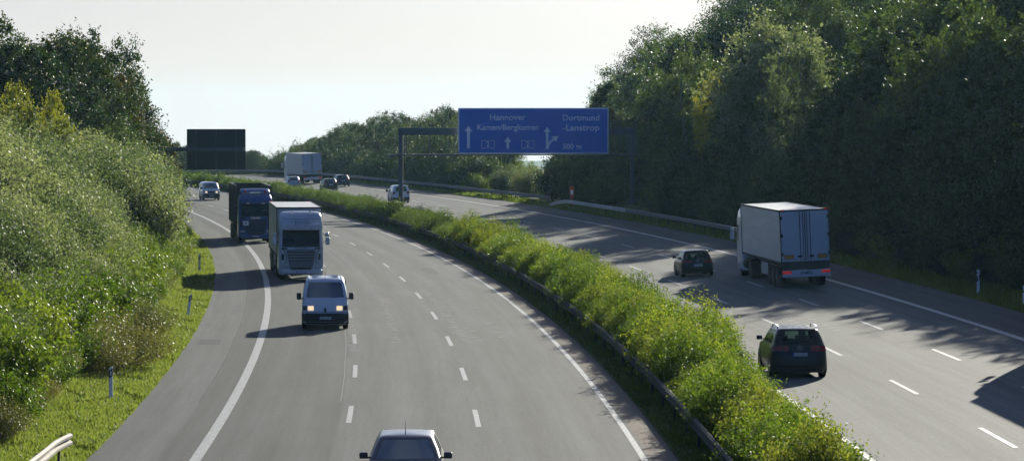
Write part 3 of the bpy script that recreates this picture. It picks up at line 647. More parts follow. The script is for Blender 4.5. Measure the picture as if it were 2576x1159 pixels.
# ---------------------------------------------------------------- vehicles (local frame: +Y forward, X right, ground at z = 0)
NF, NC, NS = 10, 3, 14
RING = 2*(NF+NC+NS+NC)
SEG = dict(front=(0, NF), right=(NF+NC, NF+NC+NS), rear=(NF+2*NC+NS, 2*NF+2*NC+NS), left=(2*NF+3*NC+NS, 2*NF+3*NC+2*NS))
def ring(l):
    yf, yr, w_, r, bw, br = l['yf'], l['yr'], l['w'], l.get('r', .15), l.get('bow', .08), l.get('rbow', .03)
    zf, zr = l['z'] if isinstance(l['z'], tuple) else (l['z'], l['z']); wr = l.get('wr', w_)
    P = []
    def wat(y): t = (yf-y)/(yf-yr); return w_+(wr-w_)*t-l.get('nose', 0)*max(0, 1-t*4)**2
    for i in range(NF): t = i/NF; x = -w_+r+(2*(w_-r))*t; P.append((x, yf-bw*(x/w_)**2))
    c0 = yf-bw*((w_-r)/w_)**2
    for i in range(NC): a = math.pi/2*i/NC; P.append((w_-r+r*math.sin(a), c0-r+r*math.cos(a)))
    ya, yb = c0-r, yr+br+r
    for i in range(NS): t = i/NS; P.append((w_, ya+(yb-ya)*t))
    for i in range(NC): a = math.pi/2*i/NC; P.append((w_-r+r*math.cos(a), yb-r*math.sin(a)))
    for i in range(NF): t = i/NF; x = (w_-r)-2*(w_-r)*t; P.append((x, yr+br*(x/w_)**2))
    for i in range(NC): a = math.pi/2*i/NC; P.append((-w_+r-r*math.sin(a), yb-r*math.cos(a)))
    for i in range(NS): t = i/NS; P.append((-w_, yb+(ya-yb)*t))
    for i in range(NC): a = math.pi/2*i/NC; P.append((-w_+r-r*math.cos(a), ya+r*math.sin(a)))
    out = []
    for x, y in P:
        t = (yf-y)/(yf-yr) if yf != yr else 0; z = zf+(zr-zf)*t; f = wat(y)/w_ if w_ else 1
        out.append(Vector((x*f, y, z+l.get('dome', 0)*(1-(x/w_)**2))))
    return out
class Shell:
    def __init__(s, levels):
        s.R = [ring(l) for l in levels]; s.n = len(levels); s.skip = set(); s.cap = levels[-1].get('dome', .0)
    def P(s, lv, k):
        k %= RING; i = int(math.floor(k)); f = k-i; a = int(min(lv, s.n-1)); b = min(a+1, s.n-1); t = lv-a
        q = lambda L: s.R[L][i].lerp(s.R[L][(i+1) % RING], f)
        return q(a).lerp(q(b), t)
    def body(s, name, m, parent, smooth=True):
        V = [p for r in s.R for p in r]; F = []
        for L in range(s.n-1):
            for k in range(RING):
                if (L, k) in s.skip: continue
                F.append((L*RING+k, L*RING+(k+1) % RING, (L+1)*RING+(k+1) % RING, (L+1)*RING+k))
        b = len(V); c0 = sum(s.R[0], Vector())/RING; V.append(c0)
        for k in range(RING): F.append((b, (k+1) % RING, k))
        # roof: bridge left/right rows so that it stays gently domed
        top = s.R[-1]; tb = (s.n-1)*RING; fl = list(range(0, RING))
        cc = sum(top, Vector())/RING; cc.z = max(p.z for p in top)+.01; V.append(cc); b2 = len(V)-1
        mid = [p.lerp(cc, .5)+Vector((0, 0, .006)) for p in top]; mb0 = len(V); V += mid
        for k in range(RING): F.append((tb+k, tb+(k+1) % RING, mb0+(k+1) % RING, mb0+k)); F.append((mb0+k, mb0+(k+1) % RING, b2))
        o = meshobj(name, V, F, m, parent, smooth)
        bm = bmesh.new(); bm.from_mesh(o.data); bmesh.ops.recalc_face_normals(bm, faces=bm.faces)
        if bm.faces and sum(f.normal.z for f in bm.faces if f.calc_center_median().z > cc.z-.03) < 0: bmesh.ops.reverse_faces(bm, faces=bm.faces)
        bm.to_mesh(o.data); bm.free(); return o
    def cut(s, L0, L1, k0, k1):
        for L in range(L0, L1):
            for k in range(k0, k1): s.skip.add((L, k % RING))
    def pane(s, name, L0, L1, k0, k1, m, parent, off=0.0, n=None):
        V = []; F = []; nu = n or max(1, int(math.ceil(k1-k0))); nl = max(1, int(math.ceil(L1-L0)))
        for a in range(nl+1):
            for b in range(nu+1):
                lv = L0+(L1-L0)*a/nl; k = k0+(k1-k0)*b/nu; p = s.P(lv, k)
                if off:
                    du = s.P(lv, k+.3)-s.P(lv, k-.3); dv = s.P(min(lv+.2, s.n-1), k)-s.P(max(lv-.2, 0), k); nn = du.cross(dv)
                    if nn.length > 1e-9:
                        nn.normalize(); c = Vector((p.x, p.y-.0, 0)); 
                        if nn.dot(Vector((p.x, p.y*.6, .2))) < 0: nn = -nn
                        p = p+nn*off
                V.append(p)
        for a in range(nl):
            for b in range(nu): i = a*(nu+1)+b; F.append((i, i+1, i+nu+2, i+nu+1))
        return meshobj(name, V, F, m, parent, True)
def wheels(root, pts, r, w_, rimmat=None, dual=False):
    first = None
    for (x, y) in pts:
        if first is None:
            mb = MB(); hw = w_/2; mb.lathe([(-hw, r*.62), (-hw, r*.93), (-hw*.7, r), (hw*.7, r), (hw, r*.93), (hw, r*.62)], (0, 0, 0), 'X', 28); first = mb.build('wheel', M['tyre'], root, smooth=False)
            rb = MB(); rb.lathe([(-hw*.5, r*.1), (-hw*.9, r*.55), (-hw*1.02, r*.64), (hw*1.02, r*.64), (hw*.9, r*.55), (hw*.55, r*.3), (hw*.6, r*.1)], (0, 0, 0), 'X', 28)
            for k in range(5): a = k*2*math.pi/5; rb.box((hw*.93, math.cos(a)*r*.33, math.sin(a)*r*.33), (.03, .07, r*.5), (a-math.pi/2, 0, 0)) ; rb.box((-hw*.93, math.cos(a)*r*.33, math.sin(a)*r*.33), (.03, .07, r*.5), (a-math.pi/2, 0, 0))
            rim = rb.build('rim', rimmat or M['rim'], first); wo = first
        else:
            wo = first.copy(); COL.objects.link(wo); wo.parent = root; rc = rim.copy(); COL.objects.link(rc); rc.parent = wo
        wo.location = (x, y, r)
def mirror(root, x, y, z, m, s=1.0, stalk=True):
    sg = 1 if x > 0 else -1
    mb = MB(); mb.box((x+sg*.10*s, y, z), (.20*s, .10*s, .15*s)); o = mb.build('mirror', m, root, bevel=.035*s, seg=3)
    a = MB(); a.box((x-sg*.03, y, z-.05*s), (.12, .05, .04)); a.build('mirror_arm', M['plastic'], o)
def text_obj(name, txt, size, m, parent, loc, rot, ext=.004, align='CENTER', xs=1.0, bold=0):
    c = bpy.data.curves.new('t', 'FONT'); c.body = txt; c.size = size; c.extrude = ext; c.align_x = align; c.align_y = 'CENTER'; c.offset = bold; c.resolution_u = 3
    o = bpy.data.objects.new('t', c); COL.objects.link(o); dg = bpy.context.evaluated_depsgraph_get(); me = bpy.data.meshes.new_from_object(o.evaluated_get(dg)); bpy.data.objects.remove(o); bpy.data.curves.remove(c)
    me.materials.clear(); me.materials.append(m); o = bpy.data.objects.new(name, me); link(o, parent); o.location = loc; o.rotation_euler = rot; o.scale = (xs, 1, 1); return o
def plate(root, y, z, txt, rear, w_=.52):
    sg = -1 if rear else 1
    b = MB(); b.box((0, y+sg*.01, z), (w_, .02, .115)); p = b.build('licence_plate', M['plate'], root)
    e = MB(); e.box((sg*(-w_/2+.02) if not rear else -w_/2+.02, y+sg*.0225, z), (.045, .006, .112)) if rear else e.box((w_/2-.02, y+sg*.0225, z), (.045, .006, .112)); e.build('country_band', M['plateblue'], p)
    if txt: text_obj('plate_lettering', txt, .105, M['ink'], p, (.015*-sg, y+sg*.024, z), (math.pi/2, 0, math.pi if not rear else 0), .001, xs=.82)
def car_levels(d):
    """d: lengths of a car: f front, r rear, w half width, belt height, roof height, ws windscreen base/top y, rw rear window base/top y"""
    f, r, w_, zb, zr = d['f'], d['r'], d['w'], d['belt'], d['roof']; hz = d.get('hood', zb-.12); tw = d.get('topw', w_-.24)
    gf0, gf1, gr0, gr1 = d['ws'][0], d['ws'][1], d['rw'][0], d['rw'][1]
    lv = [dict(z=.20, yf=f-.18, yr=r+.15, w=w_-.10, r=.2, bow=.12, rbow=.08, nose=.03),
          dict(z=.30, yf=f-.03, yr=r+.03, w=w_-.03, r=.24, bow=.16, rbow=.10, nose=.05),
          dict(z=.50, yf=f, yr=r, w=w_, r=.26, bow=.18, rbow=.12, nose=.05),
          dict(z=(.64, .74), yf=f-.03, yr=r+.03, w=w_+.005, r=.26, bow=.18, rbow=.12, nose=.05),
          dict(z=(hz-.06, zb-.10), yf=f-.14, yr=r+.08, w=w_-.01, r=.26, bow=.2, rbow=.12, nose=.05),
          dict(z=(hz+.02, zb-.03), yf=f-.30, yr=r+.13, w=w_-.04, r=.24, bow=.2, rbow=.12, nose=.04),
          dict(z=(zb, zb+.02), yf=gf0, yr=gr0, w=w_-.075, r=.14, bow=.16, rbow=.10)]
    def gl(t): 
        a = dict(z=(zb+(zr-.05-zb)*t), yf=gf0+(gf1-gf0)*t, yr=gr0+(gr1-gr0)*t, w=(w_-.075)+(tw-(w_-.075))*(t**1.35), r=.14, bow=.16-.04*t, rbow=.10-.04*t); return a
    for t in (.09, .5, .93): lv.append(gl(t))
    e = gl(1); lv.append(e)
    lv.append(dict(z=(zr-.015, zr-.02), yf=gf1-.08, yr=gr1+.06, w=tw-.06, r=.14, bow=.12, rbow=.06))
    lv.append(dict(z=(zr, zr-.01), yf=gf1-.30, yr=gr1+.25, w=tw-.22, r=.14, bow=.10, rbow=.05, dome=.015))
    return lv
def make_car(name, label, d, paint, cat='car', glass='glassd', group=None):
    root = empty(name, label, cat, group); s = Shell(car_levels(d)); g0, g1 = 7, 9
    F0, R0, B0, L0 = (SEG[k][0] for k in ('front', 'right', 'rear', 'left'))
    s.cut(g0, g1, F0, F0+NF); s.cut(g0, g1, B0+1, B0+NF-1)
    sides = d.get('side', ((1, 6), (7, 12)))
    for a, b in sides: s.cut(g0, g1, R0+a, R0+b); s.cut(g0, g1, L0+NS-b, L0+NS-a)
    body = s.body('body', M[paint], root)
    s.pane('windscreen', g0, g1, F0, F0+NF, M['glass'], root); s.pane('rear_window', g0, g1, B0+1, B0+NF-1, M[d.get('rglass', 'glass')], root)
    for a, b in sides: s.pane('side_window', g0, g1, R0+a, R0+b, M[glass], root); s.pane('side_window', g0, g1, L0+NS-b, L0+NS-a, M[glass], root)
    # dark lower bumpers, grille
    s.pane('front_bumper_grille', .5, 1.9, F0+1.5, F0+NF-1.5, M['plastic'], root, .012)
    s.pane('grille', 2.4, 3.5, F0+3, F0+NF-3, M['plastic'], root, .012)
    s.pane('rear_bumper_skirt', .2, 1.4, B0-1, B0+NF+1, M['plastic'], root, .012)
    s.pane('side_sill', .1, .9, R0+1, R0+NS-1, M['plastic'], root, .01); s.pane('side_sill', .1, .9, L0+1, L0+NS-1, M['plastic'], root, .01)
    hl = 'headon' if d.get('lit') else 'head'
    s.pane('headlight', 3.0, 4.3, F0-2.2, F0+2.2, M[hl], root, .014); s.pane('headlight', 3.0, 4.3, F0+NF-2.2, F0+NF+2.2, M[hl], root, .014)
    tl0, tl1, tk = d.get('tail', (3.1, 4.6, 2.4))
    s.pane('tail_light', tl0, tl1, B0-2.0, B0+tk, M['red'], root, .016); s.pane('tail_light', tl0, tl1, B0+NF-tk, B0+NF+2.0, M['red'], root, .016)
    r = d.get('wr', .32); wx = d['w']-.10; wy = d.get('axles', (d['f']-.85, d['r']+.80))
    for y in wy:
        for sg in (-1, 1):
            mb = MB(); mb.lathe([(-.14, r*1.16), (.022, r*1.16), (.022, r*1.0)], (0, 0, 0), 'X', 28); mb.v = [(a*sg+sg*(d['w']-.005), b+y, max(c+r, .2)) for a, b, c in mb.v]; mb.build('wheel_arch', M['plastic'], root)
    wheels(root, [(sg*wx, y) for y in wy for sg in (-1, 1)], r, .22)
    mz = d['belt']+.10
    for sg in (-1, 1): mirror(root, sg*(d['w']-.02), d['ws'][0]-.35, mz, M[paint])
    # interior
    ib = MB()
    for x in (-.36, .36):
        ib.box((x, (d['ws'][1]+d['ws'][0])/2-.75, d['belt']-.15), (.48, .16, .75), (-.15, 0, 0)); ib.box((x, (d['ws'][1]+d['ws'][0])/2-.82, d['belt']+.30), (.26, .10, .20))
    rs_ = (d['ws'][1]+d['ws'][0])/2-1.6
    ib.box((0, rs_, d['belt']-.2), (1.2, .16, .6)); [ib.box((x, rs_-.03, d['belt']+.16), (.24, .09, .16)) for x in (-.36, .36)]
    ib.build('seat', M['seat'], root, bevel=.05)
    db = MB(); db.box((0, d['ws'][0]-.28, d['belt']-.10), (d['w']*1.65, .5, .18)); db.build('dashboard', M['seat'], root, bevel=.05)
    sw = MB(); c = Vector((-.36, d['ws'][0]-.62, d['belt']+.0)); pts = [c+Vector((math.cos(a)*.18, math.sin(a)*.05, math.sin(a)*.17)) for a in [i*2*math.pi/20 for i in range(21)]]; sw.tube(pts, .016, 6, False); sw.tube([c, c+Vector((0, .3, -.1))], .03, 6); sw.build('steering_wheel', M['greyplastic'], root, smooth=True)
    plate(root, d['r']-.012, d.get('platez', .80), d.get('txt', ''), True); plate(root, d['f']+.012, .42, '', False)
    if d.get('badge'):
        yb = d['r']+.03; mb = MB(); zb_ = d.get('badgez', .98); yy = d['r']+.055
        mb.tube([Vector((math.cos(a)*.085, yy-.03, zb_+math.sin(a)*.085)) for a in [i*2*math.pi/24 for i in range(25)]], .010, 6, False)
        for pts in (((-.062, .052), (-.028, -.066), (0, -.01), (.028, -.066), (.062, .052)), ((-.026, .075), (0, .012), (.026, .075))): mb.tube([Vector((a, yy-.03, zb_+b)) for a, b in pts], .010, 6)
        mb.build('badge', M['chrome'], root)
    if d.get('rails'):
        tw = d.get('topw', d['w']-.24)
        for sg in (-1, 1):
            mb = MB(); z = d['roof']; y0, y1 = d['ws'][1]-.35, d['rw'][1]+.25; x = sg*(tw-.03)
            mb.tube([(x, y0, z-.05), (x, y0-.16, z+.045), (x, (y0+y1)/2, z+.075), (x, y1+.16, z+.05), (x, y1, z-.05)], [.02, .028, .028, .028, .02], 8); mb.build('roof_rail', M['chrome'], root, smooth=True)
        mb = MB()
        for i in range(4): x = -.36+.24*i; mb.box((x, (d['ws'][1]+d['rw'][1])/2-.1, d['roof']+.022), (.03, 1.5, .02))
        mb.build('roof_strip', M['chrome'], root, bevel=.006)
    if d.get('wiper'):
        mb = MB(); p = s.P(g0+.15, B0+NF/2); q = s.P(g0+.25, B0+NF/2-3); mb.tube([p+Vector((0, -.02, 0)), q+Vector((0, -.02, 0))], .012, 5); mb.build('rear_wiper', M['plastic'], root)
    if d.get('ant'):
        ax, ay = d['ant']; mb = MB(); z = d['roof']-.02; mb.tube([(ax, ay, z), (ax, ay-.07, z+.17), (ax, ay-.13, z+.33)], [.014, .008, .004], 6); mb.build('antenna', M['plastic'], root)
    sp = s.pane('roof_edge_spoiler', 9.2, 10.0, B0-.5, B0+NF+.5, M[paint], root, .03)
    return root
CAR = dict(
 golf=dict(f=2.02, r=-2.10, w=.88, belt=.95, roof=1.47, ws=(1.02, .28), rw=(-1.98, -1.62), txt='UN K 184', badge=1, badgez=.93, platez=.66, tail=(3.6, 5.2, 2.2), wiper=1, wr=.32),
 suv=dict(f=2.35, r=-2.38, w=.965, belt=1.13, roof=1.70, ws=(1.22, .48), rw=(-2.24, -1.82), txt='UN L 215', badge=1, badgez=1.06, platez=.84, tail=(3.7, 5.4, 2.2), rails=1, wiper=1, wr=.385, topw=.70, hood=1.02),
 mpv=dict(f=2.1, r=-2.15, w=.91, belt=1.00, roof=1.50, ws=(1.35, .42), rw=(-2.02, -1.68), ant=(0.02, .10), wr=.32, topw=.64, lit=0),
 wagon=dict(f=2.2, r=-2.35, w=.87, belt=.98, roof=1.50, ws=(1.05, .35), rw=(-2.25, -1.85), txt='', tail=(3.2, 6.5, 1.0), wr=.31),
 hatch=dict(f=1.9, r=-2.0, w=.86, belt=.95, roof=1.48, ws=(.95, .25), rw=(-1.88, -1.45), txt='', tail=(3.6, 7.5, 1.0), wr=.31))
def van_levels(d):
    f, r, w_, zr = d['f'], d['r'], d['w'], d['roof']; h0 = d['nosez']; wb = d['wsz']
    lv = [dict(z=.22, yf=f-.10, yr=r+.06, w=w_-.10, r=.14, bow=.10, rbow=.02),
          dict(z=.34, yf=f, yr=r, w=w_-.03, r=.18, bow=.14, rbow=.02),
          dict(z=.72, yf=f, yr=r, w=w_, r=.20, bow=.16, rbow=.02),
          dict(z=(.76, .76), yf=f-.04, yr=r+.02, w=w_, r=.20, bow=.16, rbow=.02),
          dict(z=(h0, .98), yf=f-.10, yr=r+.02, w=w_, r=.20, bow=.16, rbow=.02),
          dict(z=(h0+.05, 1.1), yf=f-.16, yr=r+.02, w=w_-.005, r=.20, bow=.16, rbow=.02),
          dict(z=(wb, wb+.0), yf=d['ws'][0], yr=r+.03, w=w_-.02, r=.16, bow=.14, rbow=.02)]
    def gl(t): return dict(z=wb+(zr-.10-wb)*t, yf=d['ws'][0]+(d['ws'][1]-d['ws'][0])*t, yr=r+.03+d.get('rlean', .08)*t, w=(w_-.02)+(d['topw']-(w_-.02))*(t**1.4), r=.15, bow=.14-.03*t, rbow=.02)
    for t in (.06, .5, .95): lv.append(gl(t))
    lv.append(gl(1.0))
    lv.append(dict(z=zr-.03, yf=d['ws'][1]-.10, yr=r+.17, w=d['topw']-.07, r=.14, bow=.1, rbow=.02))
    lv.append(dict(z=zr, yf=d['ws'][1]-.30, yr=r+.30, w=d['topw']-.20, r=.14, bow=.08, rbow=.02, dome=.02))
    return lv
def make_van(name, label, d, paint, group=None):
    root = empty(name, label, 'van', group); s = Shell(van_levels(d)); g0, g1 = 7, 9
    F0, R0, B0, L0 = (SEG[k][0] for k in ('front', 'right', 'rear', 'left'))
    s.cut(g0, g1, F0, F0+NF); sides = d.get('side', ((0, 4), (5, 9), (10, 13)))
    for a, b in sides: s.cut(g0, g1, R0+a, R0+b); s.cut(g0, g1, L0+NS-b, L0+NS-a)
    rear = ((B0+1, B0+NF//2-0), (B0+NF//2+0, B0+NF-1)) if not d.get('onerear') else ((B0+1, B0+NF-1),)
    for a, b in rear: s.cut(g0, g1, a, b)
    s.body('body', M[paint], root); s.pane('windscreen', g0, g1, F0, F0+NF, M[d.get('wglass', 'glass')], root)
    for a, b in sides: s.pane('side_window', g0, g1, R0+a, R0+b, M['glass'], root); s.pane('side_window', g0, g1, L0+NS-b, L0+NS-a, M['glass'], root)
    for a, b in rear: s.pane('rear_window', g0, g1, a, b, M['glass'], root)
    s.pane('front_bumper', .3, 2.6, F0-2.5, F0+NF+2.5, M['plastic'], root, .014); s.pane('rear_bumper', .3, 1.7, B0-2, B0+NF+2, M['plastic'], root, .014)
    s.pane('side_sill', .1, 1.2, R0+.5, R0+NS-.5, M['plastic'], root, .01); s.pane('side_sill', .1, 1.2, L0+.5, L0+NS-.5, M['plastic'], root, .01)
    hl = 'headon' if d.get('lit') else 'head'; hz = d.get('hlz', (3.25, 3.95))
    s.pane('headlight', hz[0], hz[1], F0+.35, F0+1.9, M[hl], root, .016); s.pane('headlight', hz[0], hz[1], F0+NF-1.9, F0+NF-.35, M[hl], root, .016)
    s.pane('turn_signal', hz[0], hz[1], F0-1.6, F0+.1, M['plastic'], root, .016); s.pane('turn_signal', hz[0], hz[1], F0+NF-.1, F0+NF+1.6, M['plastic'], root, .016)
    if d.get('grille'): s.pane('grille', 3.0, 4.2, F0+2.1, F0+NF-2.1, M['plastic'], root, .014)
    else: s.pane('bonnet_emblem', 3.0, 3.6, F0+NF/2-.3, F0+NF/2+.3, M['plastic'], root, .016, 2)
    s.pane('tail_light', 4.0, 6.6, B0-1.6, B0+.7, M['red'], root, .015); s.pane('tail_light', 4.0, 6.6, B0+NF-.7, B0+NF+1.6, M['red'], root, .015)
    if not d.get('onerear'): s.pane('door_gap', 1.8, 9.6, B0+NF/2-.05, B0+NF/2+.05, M['plastic'], root, .006, 1)
    r = .33; wx = d['w']-.12; wy = (d['f']-.85, d['r']+.95)
    for y in wy:
        for sg in (-1, 1):
            mb = MB(); mb.lathe([(-.14, r*1.18), (.02, r*1.18), (.02, r)], (0, 0, 0), 'X', 28); mb.v = [(a*sg+sg*(d['w']-.005), b+y, max(c+r, .22)) for a, b, c in mb.v]; mb.build('wheel_arch', M['plastic'], root)
    wheels(root, [(sg*wx, y) for y in wy for sg in (-1, 1)], r, .22, M['greyplastic'])
    for sg in (-1, 1):
        mb = MB(); mb.box((sg*(d['w']+.13), d['ws'][0]-.18, d['wsz']+.10), (.20, .12, .29)); o = mb.build('mirror', M['plastic'], root, bevel=.04, seg=3); a = MB(); a.box((sg*(d['w']+.02), d['ws'][0]-.18, d['wsz']+.0), (.18, .06, .05)); a.build('mirror_arm', M['plastic'], o)
    ib = MB()
    for x in ((-.5, .15, .55) if not d.get('car') else (-.4, .4)):
        ib.box((x, d['ws'][0]-1.35, d['wsz']-.10), (.46, .14, .8), (-.12, 0, 0)); ib.box((x, d['ws'][0]-1.40, d['wsz']+.36), (.26, .10, .2))
    ib.build('seat', M['seat'], root, bevel=.05)
    db = MB(); db.box((0, d['ws'][0]-.28, d['wsz']-.12), (d['w']*1.75, .5, .2)); db.build('dashboard', M['seat'], root, bevel=.05)
    if d.get('bulk'):
        mb = MB(); yb = d['ws'][0]-1.75; 
        for x, w0 in ((-.83, .12), (-.30, .10), (.30, .10), (.83, .12)): mb.box((x, yb, 1.45), (w0, .04, 1.1))
        for z in (1.0, 1.55, 1.68, 1.81, 1.93): mb.box((0, yb-.03, z), (1.7, .03, .055 if z > 1.1 else .5))
        mb.build('partition', M['plastic'], root)
    sw = MB(); c = Vector((-.5, d['ws'][0]-.75, d['wsz']+.02)); sw.tube([c+Vector((math.cos(a)*.2, math.sin(a)*.12, math.sin(a)*.14)) for a in [i*2*math.pi/20 for i in range(21)]], .016, 6, False); sw.tube([c, c+Vector((0, .25, -.2))], .03, 6); sw.build('steering_wheel', M['plastic'], root, smooth=True)
    plate(root, d['r']-.012, .85 if not d.get('car') else .62, '', True); plate(root, d['f']+.01, .50, d.get('txt', ''), False)
    if d.get('ant'): mb = MB(); z = d['roof']-.03; y = d['ws'][1]-.15; mb.tube([(0, y, z), (0, y-.1, z+.55)], [.012, .004], 6); mb.build('antenna', M['plastic'], root)
    if d.get('ribs'):
        mb = MB()
        for i in range(6): mb.box((0, d['ws'][1]-.55-.5*i, d['roof']+.022), (1.15, .05, .02))
        for sg in (-1, 1): mb.box((sg*(d['topw']-.12), (d['ws'][1]+d['r'])/2-.1, d['roof']-.005), (.05, d['ws'][1]-d['r']-.9, .05))
        mb.build('roof_rib', M[paint], root, bevel=.01)
    return root
VAN = dict(
 big=dict(f=2.40, r=-2.45, w=.985, roof=2.10, nosez=1.02, wsz=1.30, ws=(1.86, 1.05), topw=.82, lit=1, txt='HSK SI 197', ant=1, ribs=1, bulk=1),
 mid=dict(f=2.42, r=-2.45, w=.94, roof=1.95, nosez=1.0, wsz=1.22, ws=(1.75, .95), topw=.78, lit=1, grille=1, txt='UN A 31'),
 small=dict(f=2.1, r=-2.2, w=.90, roof=1.84, nosez=.98, wsz=1.18, ws=(1.35, .6), topw=.74, car=1, side=((0, 5),), rlean=.14))
# ---- people: one continuous skinned body
def driver(name, label, root, at, shirt, sc=1.0):
    """seated figure behind a steering wheel, hands on the rim"""
    J = [(0, 0, 0), (0, .02, .22), (0, .03, .42), (0, .05, .54), (0, .07, .60), (0, .09, .70), (0, .09, .80),
         (.19, .04, .46), (.27, .22, .26), (.17, .46, .30), (-.19, .04, .46), (-.27, .22, .26), (-.17, .46, .30),
         (.10, .02, -.02), (.14, .42, .02), (.14, .50, -.38), (-.10, .02, -.02), (-.14, .42, .02), (-.14, .50, -.38)]
    E_ = [(0, 1), (1, 2), (2, 3), (3, 4), (4, 5), (5, 6), (2, 7), (7, 8), (8, 9), (2, 10), (10, 11), (11, 12), (0, 13), (13, 14), (14, 15), (0, 16), (16, 17), (17, 18)]
    rad = [.15, .14, .15, .07, .055, .095, .075, .065, .05, .035, .065, .05, .035, .09, .065, .05, .09, .065, .05]
    me = bpy.data.meshes.new('person'); me.from_pydata(J, E_, []); o = bpy.data.objects.new('person', me); COL.objects.link(o)
    m = o.modifiers.new('skin', 'SKIN'); o.modifiers.new('sub', 'SUBSURF').levels = 1
    for i, v in enumerate(me.skin_vertices[0].data): v.radius = (rad[i], rad[i]*(.8 if i < 3 else 1)); v.use_root = (i == 0)
    dg = bpy.context.evaluated_depsgraph_get(); nm = bpy.data.meshes.new_from_object(o.evaluated_get(dg)); bpy.data.objects.remove(o)
    nm.materials.clear(); nm.materials.append(M[shirt]); nm.materials.append(M['skin']); nm.materials.append(M['hair'])
    for p in nm.polygons:
        c = p.center; p.use_smooth = True; p.material_index = 2 if (c.z > .80 or (c.z > .68 and c.y < .06)) else (1 if c.z > .56 or (abs(c.x) > .12 and c.y > .34 and c.z > .2) else 0)
    p = bpy.data.objects.new('person', nm); link(p); p.matrix_world = root.matrix_world @ Matrix.Translation(at) @ Matrix.Scale(sc, 4); tag(p, label, 'person'); return p
